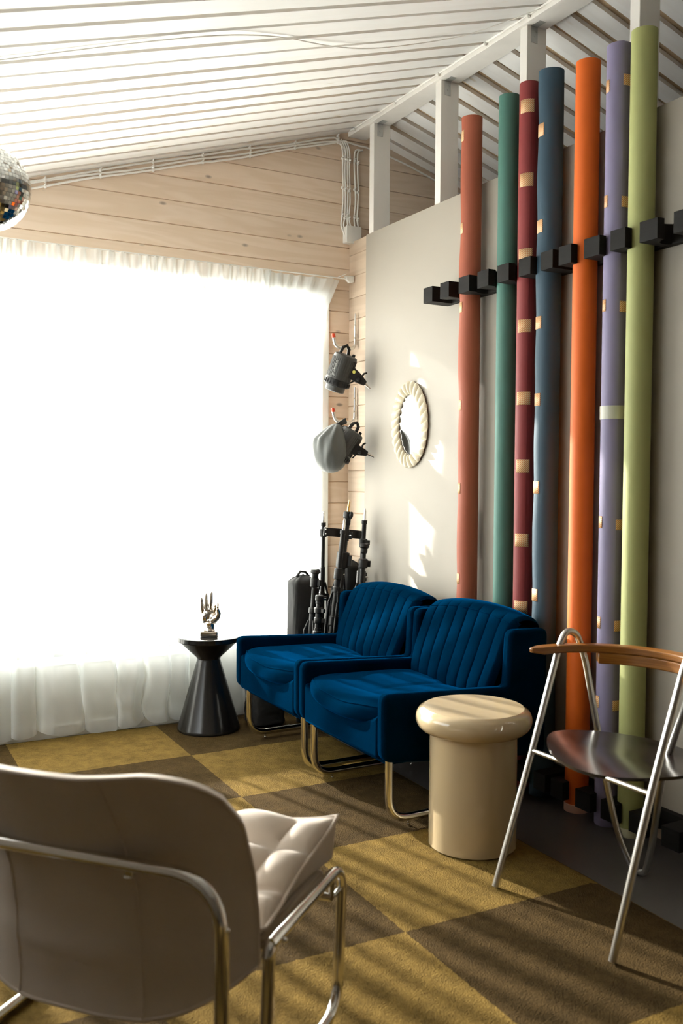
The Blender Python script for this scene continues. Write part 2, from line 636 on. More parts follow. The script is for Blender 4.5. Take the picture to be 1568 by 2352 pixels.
WX0, WX1, WZ0, WZ1 = -0.50, 2.339, 0.383, 2.20
mb = MB()
plank_sheet(mb, XL - 0.15, XR, WZ1, 3.2)
plank_sheet(mb, WX1, XR, 0.0, WZ1)
plank_sheet(mb, XL - 0.15, WX0, 0.0, WZ1)
me = mb.mesh('wall_back', 30)
bm = bmesh.new()
bm.from_mesh(me)
for s, x in ((1, 2.55), (-1, 2.55)):
    n = Vector((-0.30 * s, 0, 1)).normalized()
    co = Vector((2.55, 0, 3.122 + 0.02))
    if s == 1:
        bmesh.ops.bisect_plane(bm, geom=bm.verts[:] + bm.edges[:] + bm.faces[:], plane_co=co, plane_no=n, clear_outer=True)
    else:
        bmesh.ops.bisect_plane(bm, geom=bm.verts[:] + bm.edges[:] + bm.faces[:], plane_co=co, plane_no=n, clear_outer=True)
bm.to_mesh(me)
bm.free()
struct(obj('wall_back', me, M_pine))
mb = MB()
mb.box((WX0, Y2 - 0.004, 0.0), (WX1, Y2 + 0.12, WZ0))
struct(mb.build('wall_window_apron', noisy(mat('white_board', (0.62, 0.60, 0.55), 0.6), 3, 0.03), smooth=0))
bpy.data.objects['wall_window_apron'].name = 'trim_3'

# window: frame, mullions, pane
mb = MB()
for a, b in (((WX0, Y2 - 0.012, WZ0 - 0.04), (WX1 + 0.04, Y2 + 0.10, WZ0)), ((WX0 - 0.04, Y2 - 0.012, WZ1), (WX1 + 0.04, Y2 + 0.10, WZ1 + 0.045)),
             ((WX1 - 0.006, Y2 - 0.012, WZ0), (WX1 + 0.036, Y2 + 0.125, WZ1)), ((WX0 - 0.04, Y2 - 0.012, WZ0 - .04), (WX0, Y2 + 0.10, WZ1))):
    mb.box(a, b)
mb.box((WX0, Y2 + 0.07, WZ0), (WX1, Y2 + 0.10, WZ0 + 0.05))
mb.box((WX0, Y2 + 0.07, WZ1 - 0.05), (WX1, Y2 + 0.10, WZ1))
mb.box((WX1 - 0.03, Y2 + 0.07, WZ0), (WX1, Y2 + 0.10, WZ1))
mb.box((0.86, Y2 + 0.07, WZ0), (0.90, Y2 + 0.10, WZ1))
w1 = struct(mb.build('window_1', M_trim, smooth=0, bevel=0.004))
mb = MB()
mb.box((WX0, Y2 + 0.082, WZ0), (WX1, Y2 + 0.088, WZ1))
mb.build('pane', M_glass, w1, smooth=0)

# side wall on the left; its unseen window is added to brighten the ceiling
LX0, LX1, LZ0, LZ1 = 2.3, 4.25, 1.10, 2.03
mb = MB()
mb.box((XL - 0.12, YB, 0), (XL, LX0, 2.16))
mb.box((XL - 0.12, LX1, 0), (XL, Y2 + 0.12, 2.16))
mb.box((XL - 0.12, LX0, 0), (XL, LX1, LZ0))
mb.box((XL - 0.12, LX0, LZ1), (XL, LX1, 2.16))
struct(mb.build('wall_left', M_plaster, smooth=0))
mb = MB()
for y in (LX0, (LX0 + LX1) / 2 - .02, LX1 - 0.04):
    mb.box((XL - 0.09, y, LZ0), (XL + 0.01, y + 0.04, LZ1))
mb.box((XL - 0.09, LX0, LZ0), (XL + 0.01, LX1, LZ0 + 0.04))
mb.box((XL - 0.09, LX0, LZ1 - 0.04), (XL + 0.01, LX1, LZ1))
w2 = struct(mb.build('added_side_window', M_trim, smooth=0))
mb = MB()
mb.box((XL - 0.06, LX0, LZ0), (XL - 0.054, LX1, LZ1))
mb.build('pane', M_glass, w2, smooth=0)

mb = MB()
mb.box((XL - 0.12, YB - 0.12, 0), (XR + .12, YB, 3.2))
struct(mb.build('wall_front', M_darkwall, smooth=0))
mb = MB()
mb.box((XR, YB, 0), (XR + 0.12, Y2 + 0.12, 2.6))
struct(mb.build('wall_outer', M_darkwall, smooth=0))

# partition on the right: planks, with plywood panels on it
mb = MB()
pr = plank_pts(0, 2.512, 0.1165, 1.159 - 0.1165 * 12)
poly = [(z, d) for z, d in pr] + [(2.512, 0.10), (0, 0.10)]
mb.prism(poly, YB, Y2, lambda u, v, w: (X1 + v, w, u))
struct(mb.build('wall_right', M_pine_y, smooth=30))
for i, (ya, yb, zt) in enumerate(((3.085, 4.300, 2.514), (1.86, 3.080, 2.514), (0.62, 1.855, 2.512))):
    mb = MB()
    mb.box((X1 - 0.007, ya, 0.10), (X1 + 0.001, yb, zt))
    o = mb.build('trim_%d' % (i + 4), M_panel, smooth=0, bevel=0.0015)
    struct(o)
mb = MB()
mb.box((WX0, Y2 - 0.018, 0.0), (X1, Y2, 0.062))
struct(mb.build('baseboard_back', M_trim, smooth=0, bevel=0.003))

# ceiling: overlapping white boards on both slopes, closed by a roof deck
def slope_box(m, xa, xb, ya, yb, d0, d1):
    """box lying on a roof slope, between offsets d0..d1 above the ceiling plane"""
    za, zb = roof_z(xa), roof_z(xb) if xb <= 2.55 or xa >= 2.55 else 3.122
    vs = [(xa, ya, za + d0), (xb, ya, zb + d0), (xb, yb, zb + d0), (xa, yb, za + d0), (xa, ya, za + d1), (xb, ya, zb + d1), (xb, yb, zb + d1), (xa, yb, za + d1)]
    m.add(vs, [(0, 3, 2, 1), (4, 5, 6, 7), (0, 1, 5, 4), (1, 2, 6, 5), (2, 3, 7, 6), (3, 0, 4, 7)])
mb = MB()
rnd = random.Random(3)
y = 4.49 + 0.02
k = 0
while y > YB:
    w = 0.098 + rnd.uniform(-0.009, 0.007)
    slope_box(mb, XL - 0.1, 2.55, y - w, y, 0.0, 0.019)
    y -= 0.124
y = 4.49 + 0.03
while y > YB:
    w = 0.090 + rnd.uniform(-0.008, 0.008)
    slope_box(mb, 2.55, XR + 0.1, y - w, y, 0.0, 0.019)
    y -= 0.1265
c = mb.build('ceiling', M_ceil, smooth=0)
struct(c)
mb = MB()
slope_box(mb, XL - 0.2, 2.55, YB - 0.1, Y2 + 0.16, 0.0195, 0.12)
slope_box(mb, 2.55, XR + 0.2, YB - 0.1, Y2 + 0.16, 0.0195, 0.12)
struct(mb.build('trim_7', M_gap, smooth=0))

mb = MB()
mb.box((2.488, YB, 3.078), (2.600, Y2 - 0.002, 3.106))
o = mb.build('ridge_beam', M_white_wood, smooth=0, bevel=0.002)
tag(o, 'long white painted ridge beam running under the peak of the ceiling', 'beam')
posts = [4.235, 3.629, 3.022, 2.42, 1.80]
plab = ['white painted wooden post nearest the window gable, above the panelled partition',
        'white painted wooden post second from the window gable, left of the terracotta roll',
        'white painted wooden post rising behind the maroon paper roll',
        'white painted wooden post rising behind the pale green paper roll']
for py, lab in zip(posts[:4], plab):
    t = thing('ceiling_post', lab, 'post', (2.552, py, 2.512), group='posts between partition and ridge beam')
    mb = MB()
    mb.box((-0.05, 0, 0), (0.05, 0.045, 0.566))
    mb.build('timber', M_white_wood, t, smooth=0, bevel=0.002)
    mb = MB()
    mb.box((-0.030, -0.002, 0.500), (0.002, 0.0, 0.566))
    mb.box((-0.030, -0.050, 0.5645), (0.002, 0.0, 0.566))
    mb.lathe([(0.004, 0), (0.004, 0.0025)], 10, mat=Matrix.Translation((-0.014, -0.002, 0.525)) @ Matrix.Rotation(radians(90), 4, 'X'))
    mb.lathe([(0.003, 0), (0.003, 0.0025)], 10, mat=Matrix.Translation((-0.006, -0.002, 0.545)) @ Matrix.Rotation(radians(90), 4, 'X'))
    o = mb.build('angle_bracket', mat('galvanised_steel', (0.55, 0.56, 0.54), 0.4, 0.6), t, smooth=0)
    o['label'] = 'small galvanised angle bracket'

# outside
mb = MB()
mb.box((-30, Y2 + 0.2, -0.5), (30, 45, -0.4))
mb.box((-30, -20, -0.5), (XL - 0.25, Y2 + 0.2, -0.4))
struct(mb.build('ground', M_ground, smooth=0))

# ------------------------------------------------------------------ rug
mb = MB()
RX0, RX1, RY0, RY1 = -0.70, 2.075, -0.4, 4.462
def rugf(i, j, nx=70, ny=110):
    x = RX0 + (RX1 - RX0) * i / (nx - 1)
    y = RY0 + (RY1 - RY0) * j / (ny - 1)
    e = min(x - RX0, RX1 - x, y - RY0, RY1 - y)
    z = 0.014 * min(1, max(0, e) / 0.03) ** 0.5 + 0.0015 * noise.noise((x * 6, y * 6, 0))
    if i == nx - 1:
        x += 0.004 * noise.noise((0, y * 9, 2))
    return (x - 1.37, y - 3.285, max(z, 0.001))
mb.grid(70, 110, rugf)
o = mb.build('rug', M_rug, loc=(1.37, 3.285, 0.0), rotz=radians(-0.8))
tag(o, 'thick mustard and brown checkerboard rug covering most of the floor', 'rug')

# ------------------------------------------------------------------ curtains
def make_curtain(name, x0, x1, ybase, ztop, zbot, nx, nz, seed, amp, edge=None, rumple=0.0, side=False, m=None):
    rr = random.Random(seed)
    nfold = []
    # irregular phase along the width
    ph = [0.0]
    for i in range(nx):
        x = x0 + (x1 - x0) * i / nx
        f = 9.0 + 7.0 * noise.noise((x * 2.3 + seed, 1.7, 0)) + 6.0 * noise.noise((x * 7.1, seed, 4))
        ph.append(ph[-1] + 2 * pi * f * (x1 - x0) / nx)
    def fn(i, j):
        u = i / (nx - 1)
        t = j / (nz - 1)
        x = x0 + (x1 - x0) * u
        z = ztop + (zbot - ztop) * t
        d = ztop - z
        head = exp(-(d / 0.10) ** 2)
        a = amp * (0.45 + 0.75 * min(1, d / 1.2)) * (0.55 + 0.9 * abs(noise.noise((x * 1.9, z * 0.5 + seed, 2))) * 1.6)
        drift = 0.9 * noise.noise((x * 1.3, z * 0.8, seed)) * min(1, d / 0.8)
        p = ph[i] + drift
        y = a * sin(p) + 0.35 * a * sin(2 * p + 1.1 + x * 3) + 0.25 * a * noise.noise((x * 26, z * 1.6, seed))
        y = y * (1 - head) + head * (0.012 * sin(ph[i] * 2.4) + 0.006 * noise.noise((x * 60, z * 6, seed)))
        # fullness folds lean sideways so that layers overlap
        xs = x + (1.25 + 1.6 * noise.noise((x * 5, seed, 1))) * a * cos(p) * (1 - head)
        zz = z
        if t == 0 or j < 3:
            zz += 0.004 * sin(ph[i] * 2.4 + 1) * (1 - j / 3)
        if rumple and z < 0.7:
            w = max(0, 1 - z / 0.7) ** 1.2 * exp(-((x - 1.33) / 0.30) ** 2) * rumple
            y += w * (0.05 * noise.noise((x * 9, z * 7, 5)) - 0.02)
            xs += w * 0.06 * noise.noise((x * 5, z * 6, 11))
        zz += (0.012 + 0.030 * noise.noise((x * 3.1, seed, 9)) + 0.012 * sin(p)) * t ** 6
        if edge:
            xs = x0 + (xs - x0) * (edge(z)[0] - x0) / (x1 - x0)
        if side:
            return (ybase + y, xs, zz)
        return (xs, ybase + y, zz)
    mb = MB()
    mb.grid(nx, nz, fn)
    return mb.build(name, m or M_sheer, smooth=180)

def edge_b(z):
    pts = [(2.30, 2.425), (2.15, 2.355), (2.0, 2.325), (1.85, 2.292), (1.69, 2.276), (1.4, 2.290), (1.23, 2.304), (0.72, 2.312), (0.0, 2.31)]
    for (a, b), (c, d) in zip(pts[:-1], pts[1:]):
        if z >= c:
            return b + (d - b) * (a - z) / (a - c) if z <= a else pts[0][1], 0.30
    return 2.31, 0.30
def edge_a(z):
    pts = [(2.30, 2.02), (1.6, 2.00), (1.0, 2.01), (0.71, 2.055), (0.43, 2.085), (0.0, 2.10)]
    for (a, b), (c, d) in zip(pts[:-1], pts[1:]):
        if z >= c:
            return b + (d - b) * (a - z) / (a - c) if z <= a else pts[0][1], 0.15
    return 2.10, 0.15
tag(make_curtain('curtain', -0.66, 2.12, 4.440, 2.305, 0.022, 1300, 110, 3, 0.024, edge_a, 1.0),
    'wide white sheer curtain gathered across the bright gable window', 'curtain')
tag(make_curtain('curtain', 1.98, 2.42, 4.456, 2.30, 0.04, 200, 80, 8, 0.012, edge_b, m=M_sheer2),
    'narrow white sheer curtain end hanging beside the hooks in the corner', 'curtain')

# curtain rail with end bracket
t = thing('curtain_rail', 'white curtain wire with a small white bracket in the corner', 'curtain rail', (2.44, 4.435, 2.305))
mb = MB()
mb.tube([(-3.1, 0, 0.0), (0.06, 0, 0.0)], 0.0035, 8)
mb.build('rod', M_trim, t)
mb = MB()
mb.prism(fillet2([(0.005, 0.016), (0.058, 0.016), (0.058, -0.016), (0.030, -0.020), (0.012, -0.004)], 0.004), -0.010, 0.012, lambda u, v, w: (u, w, v))
mb.prism([(-0.035, 0.002), (0.0, 0.018), (0.0, 0.022), (-0.037, 0.006)], -0.03, 0.03, lambda u, v, w: (u, w, v))
mb.build('bracket', M_trim, t, bevel=0.002)

# ------------------------------------------------------------------ cables
def cable_run(pts, label, r=0.0052, clips=(), cname='cable', group=None, clipdir=(0, -1, 0)):
    mb = MB()
    P = [Vector(p) for p in pts]
    # Catmull-Rom smoothing
    out = []
    for i in range(len(P) - 1):
        p0, p1, p2, p3 = P[max(i - 1, 0)], P[i], P[i + 1], P[min(i + 2, len(P) - 1)]
        for k in range(6):
            s = k / 6
            out.append(0.5 * ((2 * p1) + (-p0 + p2) * s + (2 * p0 - 5 * p1 + 4 * p2 - p3) * s * s + (-p0 + 3 * p1 - 3 * p2 + p3) * s ** 3))
    out.append(P[-1])
    mb.tube(out, r, 8)
    o = mb.build(cname, M_cable)
    tag(o, label, 'cable', group)
    for q in clips:
        cb = MB()
        cb.ball(q, (0.009, 0.007, 0.009), 10, 6)
        cb.lathe([(0.0035, 0), (0.0035, 0.012)], 8, mat=Matrix.Translation((q[0] + .0, q[1] - .004, q[2] + .008)) @ Matrix.Rotation(radians(90), 4, 'X'))
        cb.build('cable_clip', M_cable, o)
    return o
gy = Y2 - 0.012
rr = random.Random(5)
def gable_line(dz, n=13, xa=-0.70, xb=2.36, wob=0.006):
    return [(xa + (xb - xa) * i / (n - 1), gy, 2.357 + 0.3 * (xa + (xb - xa) * i / (n - 1)) - dz + rr.uniform(-wob, wob)) for i in range(n)]
cab_lab = ['upper white cable clipped along the sloping top of the gable', 'middle white cable clipped along the sloping top of the gable',
           'lowest white cable clipped along the sloping top of the gable and on past the post']
for n, dz in enumerate((0.016, 0.032, 0.050)):
    line = gable_line(dz)
    if n < 2:
        line += [(2.42 + 0.01 * n, gy, 3.065 - dz), (2.452 + 0.014 * n, gy, 3.02 - dz * .8)]
    else:
        line += [(2.45, gy, 3.045), (2.55, gy, 3.040), (2.62, gy, 3.035), (2.85, gy, 2.99), (3.2, gy, 2.885), (3.8, gy, 2.70)]
    cl = [(line[i][0] + 0.06, gy, line[i][2] + 0.018) for i in range(5, 13)]
    cable_run(line, cab_lab[n], clips=cl if n != 1 else cl[1::2], group='cables along the gable slope')
vx = [2.450, 2.466, 2.480, 2.493, 2.526, 2.545]
ends = [(2.463, 2.56), (2.468, 2.57), (2.483, 2.585), (2.502, 2.585), (2.528, 2.585), (2.552, 2.57)]
vlab = ['leftmost of the white cables dropping to the junction box', 'second white cable from the left dropping to the junction box',
        'third white cable from the left dropping to the junction box', 'fourth white cable from the left dropping to the junction box',
        'white cable second from the post dropping to the junction box', 'white cable nearest the post dropping to the junction box']
for n, x in enumerate(vx):
    w = [rr.uniform(-0.002, 0.002) for _ in range(5)]
    top = (x - 0.025, gy, 3.055) if n < 4 else (x + 0.03, gy, 3.020)
    pts = [top, (x, gy, 3.00), (x + w[0], gy, 2.90), (x + 0.004 + w[1], gy, 2.80), (x + .004 + w[2], gy, 2.72), (x + w[3], gy, 2.645), (ends[n][0], gy - .006, ends[n][1])]
    if n < 2:
        pts[-1:] = [(x - 0.006, gy, 2.60), (x + 0.006, gy - .006, 2.56 - .01 * n), (2.475, gy - .012, 2.53)]
    o = cable_run(pts, vlab[n], r=0.0048, clips=[(x, gy, z - 0.012 * (n % 2)) for z in (2.955, 2.80, 2.65)], group='cables down to the junction box')
t = thing('junction_box', 'small white electrical junction box at the top of the corner', 'junction box', (2.505, Y2 - 0.002, 2.548))
mb = MB()
mb.prism(fillet2([(-0.045, -0.045), (0.045, -0.045), (0.045, 0.045), (-0.045, 0.045)], 0.008), -0.030, 0.0, lambda u, v, w: (u, w, v))
mb.build('box_body', M_trim, t, bevel=0.002)
mb = MB()
mb.prism(fillet2([(-0.047, -0.047), (0.047, -0.047), (0.047, 0.047), (-0.047, 0.047)], 0.008), -0.046, -0.0305, lambda u, v, w: (u, w, v))
mb.build('box_lid', M_trim, t, bevel=0.003)
# cable along ridge beam, cable drooping across ceiling
cable_run([(2.482, y_, 3.098) for y_ in (4.45, 4.1, 3.7, 3.3, 2.9, 2.5, 2.1, 1.6)], 'white cable clipped along the upper left edge of the ridge beam',
          r=0.004, clips=[(2.479, y_, 3.092) for y_ in (4.40, 4.0, 3.62, 3.27, 2.99)])
cable_run([(2.475, 2.90, 3.085), (2.302, 3.078, 3.028), (2.146, 3.155, 2.985), (1.876, 3.175, 2.905), (1.652, 3.114, 2.84), (1.384, 2.994, 2.765), (1.133, 2.923, 2.685), (0.8, 2.95, 2.59), (0.4, 3.0, 2.47)],
          'thin white wire strung loosely across the left ceiling boards', r=0.0022)

# ------------------------------------------------------------------ paper rolls in their racks
RXC = 2.442
VIEW = math.atan2(-0.80, -0.60)         # direction from a roll to the room's near side
def paper_roll(name, y, R, ztop, colr, label, seam, lift, tapes=(), endcap=None, lean=0.0):
    """vertical roll of backdrop paper; seam angle (from VIEW, + = left), lift of the loose edge between tapes"""
    t = thing(name, label, 'paper roll', (RXC, y, 0.0), group='backdrop paper rolls standing in the wall rack')
    nz, na = 160, 72
    sa = VIEW - seam
    tz = sorted([z for z, *_ in tapes]) if tapes else []
    def fn(i, j):
        z = 0.003 + (ztop - 0.003) * i / (nz - 1)
        th = 2 * pi * j / (na - 1)          # runs from the seam all the way round
        b = 1.0
        if tz:
            b = min(1.0, min(abs(z - q) for q in tz) / 0.15)
        wob = (0.5 + 0.5 * noise.noise((z * 2.2, y * 9, 1))) * b
        fl = max(0.0, 1 - th / 1.6)
        r = R + 0.0018 * (1 - th / (2 * pi)) + lift * wob * fl ** 1.7
        a = sa - th if seam < 0 else sa + th
        a = sa + th if seam >= 0 else sa - th
        return (r * cos(a) + lean * (z / 2.7), r * sin(a), z)
    mb = MB()
    mb.grid(nz, na, fn)
    n0 = len(mb.v)
    # rim and hollow core
    prof = [(R, ztop), (R - 0.002, ztop + 0.001), (0.026, ztop + 0.001), (0.026, ztop - 0.25)]
    vs, fs = [], []
    for r, z in prof:
        for k in range(48):
            vs.append((r * cos(2 * pi * k / 48) + lean * z / 2.7, r * sin(2 * pi * k / 48), z))
    for i in range(3):
        for k in range(48):
            fs.append((i * 48 + k, i * 48 + (k + 1) % 48, (i + 1) * 48 + (k + 1) % 48, (i + 1) * 48 + k))
    mb.add(vs, fs)
    mb.lathe([(R * 0.995, 0.0), (R * 0.995, 0.004)], 48)
    mb.build('paper', paper(name + '_' + colr[0], colr[1]), t, smooth=35)
    for z, a0, a1, hh in tapes:
        n = 12
        A0, A1 = VIEW - a0, VIEW - a1
        tb = MB()
        b = 0.004
        for i in range(n):
            q0, q1 = A0 + (A1 - A0) * i / n, A0 + (A1 - A0) * (i + 1) / n
            r = R + 0.0032
            tb.add([(r * cos(q0), r * sin(q0), z - hh / 2), (r * cos(q1), r * sin(q1), z - hh / 2), (r * cos(q1), r * sin(q1), z + hh / 2), (r * cos(q0), r * sin(q0), z + hh / 2)], [(0, 1, 2, 3)])
        me = tb.mesh('tape', 180, weld=True)
        uv = me.uv_layers.new(name='UVMap')
        for lp in me.loops:
            v = me.vertices[lp.vertex_index].co
            ang = math.atan2(v.y, v.x)
            uv.data[lp.index].uv = (((ang - VIEW + pi) % (2 * pi)) * R, v.z)
        ob = obj('tape', me, M_tape, t)
        so = ob.modifiers.new('thickness', 'SOLIDIFY')
        so.thickness = 0.0006
        ob['label'] = 'diagonal striped paper tape'
    if endcap:
        cb = MB()
        cb.lathe([(R + 0.0015, 0.0), (R + 0.0026, 0.001), (R + 0.0026, 0.030), (R + 0.0015, 0.031)], 48)
        ob = cb.build('end_tape', mat('end_tape_' + colr[0], endcap, 0.6), t)
    return t

L = radians
paper_roll('paper_roll', 3.305, 0.0425, 2.785, ('terracotta', (0.36, 0.088, 0.042)), 'terracotta paper roll, farthest left of the upright rolls', L(78), 0.010,
           [(z, L(88), L(50), 0.045) for z in (2.705, 2.314, 1.978, 1.557, 1.196, 0.802)])
paper_roll('paper_roll', 3.056, 0.0412, 2.790, ('teal', (0.055, 0.165, 0.130)), 'teal green paper roll between the terracotta and maroon ones', L(-170), 0.0)
paper_roll('paper_roll', 2.930, 0.0385, 2.795, ('maroon', (0.24, 0.026, 0.026)), 'maroon red paper roll with wide striped tape strips down its front', L(-6), 0.003,
           [(z, L(58), L(-24), 0.052) for z in (2.698, 2.413, 2.12, 1.844, 1.56, 1.292, 0.997, 0.728, 0.668)])
paper_roll('paper_roll', 2.801, 0.0455, 2.795, ('navy', (0.026, 0.066, 0.102)), 'dark blue paper roll right of the maroon one', L(78), 0.008,
           [(z, L(86), L(38), 0.048) for z in (2.57, 2.207, 1.841, 1.547, 1.209, 0.791)])
paper_roll('paper_roll', 2.606, 0.0432, 2.757, ('orange', (0.72, 0.125, 0.001)), 'bright orange paper roll with a pale taped bottom end', L(-170), 0.0, (), (0.75, 0.42, 0.30))
paper_roll('paper_roll', 2.452, 0.0415, 2.755, ('lavender', (0.22, 0.195, 0.32)), 'lavender purple paper roll with striped tape patches', L(-14), 0.002,
           [(z + 0.008, L(82), L(54), 0.042) for z in (2.604, 2.208, 1.846, 1.083, 0.724, 0.439)] + [(z, L(-12), L(-52), 0.038) for z in (2.624, 2.208, 1.846, 1.477, 1.083, 0.724, 0.439)])
paper_roll('paper_roll', 2.338, 0.0432, 2.760, ('green', (0.38, 0.40, 0.15)), 'pale lime green paper roll nearest the camera', L(-170), 0.0, (), (0.66, 0.64, 0.42))
# clear packing tape round the lavender roll
mb = MB()
n = 20
for i in range(n):
    q0, q1 = VIEW - L(100) + L(150) * i / n, VIEW - L(100) + L(150) * (i + 1) / n
    def pt(q, z):
        r = 0.0415 + 0.0046 + 0.0012 * noise.noise((q * 6, z * 40, 0))
        return (r * cos(q), r * sin(q), z)
    mb.add([pt(q0, 1.455), pt(q1, 1.455), pt(q1, 1.502), pt(q0, 1.502)], [(0, 1, 2, 3)])
lav = [o for o in SC.objects if o.type == 'EMPTY' and 'lavender' in o.get('label', '')][0]
o = mb.build('packing_tape', M_tapeclear, lav, smooth=180, weld=True)
o['label'] = 'clear shiny packing tape'

TEETH = [(3.549, 3.478), (3.418, 3.352), (3.265, 3.205), (3.149, 3.090), (3.017, 2.962), (2.885, 2.832), (2.752, 2.692), (2.658, 2.655), (2.527, 2.497), (2.405, 2.378)]
def rack(zc, hh, label, y0, y1, teeth, slots):
    t = thing('roll_rack', label, 'wall rack', (0, 0, zc))
    mb = MB()
    mb.box((2.470, y1, -hh / 2), (X1 - 0.0075, y0, hh / 2))
    mb.build('back_rail', M_blackwood, t, smooth=0, bevel=0.0015)
    RR = 0.047
    for a, b, sf, sn in teeth:
        xs = [2.361 + (2.4705 - 2.361) * i / 14 for i in range(15)]
        far, near = [], []
        for x in xs:
            dx = x - RXC
            q = sqrt(max(0, RR * RR - dx * dx))
            fa, nb = (a, b)
            if sf is not None:
                fa = min(a, sf - q) if q > 0 else a
            if sn is not None:
                nb = max(b, sn + q) if q > 0 else b
            if fa - nb < 0.004:
                m_ = (fa + nb) / 2
                fa, nb = m_ + 0.002, m_ - 0.002
            far.append((x, fa))
            near.append((x, nb))
        cb = MB()
        cb.prism(far + near[::-1], -hh / 2, hh / 2, lambda u, v, w: (u, v, w))
        cb.build('tooth', M_blackwood, t, smooth=25, bevel=0.001)
    return t
# teeth: far edge, near edge, the slots on either side
up_t = [(3.549, 3.478, None, 3.438), (3.418, 3.352, 3.438, 3.305), (3.280, 3.205, 3.305, 3.180), (3.149, 3.075, 3.180, 3.056), (3.017, 2.945, 3.056, 2.930),
        (2.885, 2.815, 2.930, 2.801), (2.756, 2.690, 2.801, None), (2.658, 2.592, None, 2.606), (2.527, 2.450, 2.606, 2.452), (2.399, 2.330, 2.452, 2.338),
        (2.267, 2.190, 2.338, 2.19), (2.125, 2.05, 2.20, 2.0), (1.99, 1.92, 2.06, 1.9)]
rack(2.060, 0.068, 'black wooden wall rack holding the upper part of the paper rolls', 3.549, 1.92, up_t, None)
rack(0.085, 0.068, 'black wooden floor level rack holding the feet of the paper rolls', 3.549, 1.92, up_t, None)

# ------------------------------------------------------------------ mirror with a wavy ceramic frame
t = thing('wall_mirror', 'small oval mirror in a scalloped ivory frame on the panelled wall', 'mirror', (X1 - 0.008, 3.848, 1.498))
mb = MB()
NB = 26
def mir(i, j):
    u = 2 * pi * i / 416
    v = 2 * pi * j / 28
    ph = NB * u
    sc_ = abs(sin(ph / 2))
    a_, b_ = 0.128, 0.178                      # centreline semi axes
    ct, st = cos(u), sin(u)
    wdt = 0.029 + 0.0055 * sc_
    # S-twist of each bead: shift along the ring with the position across it
    across = cos(v)
    tw = 0.9 / NB * sin(v) + 2.0 / NB * across
    uu = u + tw
    ct, st = cos(uu), sin(uu)
    nx, ny = ct / a_, st / b_
    l = sqrt(nx * nx + ny * ny)
    nx, ny = nx / l, ny / l
    ra = wdt * across
    dep = 0.009 + 0.0185 * (0.12 + 0.88 * sc_ ** 0.7) * sin(v) if sin(v) > 0 else 0.011 + 0.011 * sin(v)
    return (-dep, -(a_ * ct + nx * ra), b_ * st + ny * ra)
mb.grid(416, 28, mir, True, True)
mb.build('frame', M_ivory, t, smooth=60)
mb = MB()
mb.lathe([(1.0, 0), (1.0, 0.004)], 64, mat=Matrix.Translation((-0.007, 0, 0)) @ Matrix.Rotation(radians(90), 4, 'Y') @ Matrix.Diagonal((0.162, 0.110, 1, 1)))
mb.build('glass', M_mirror, t)

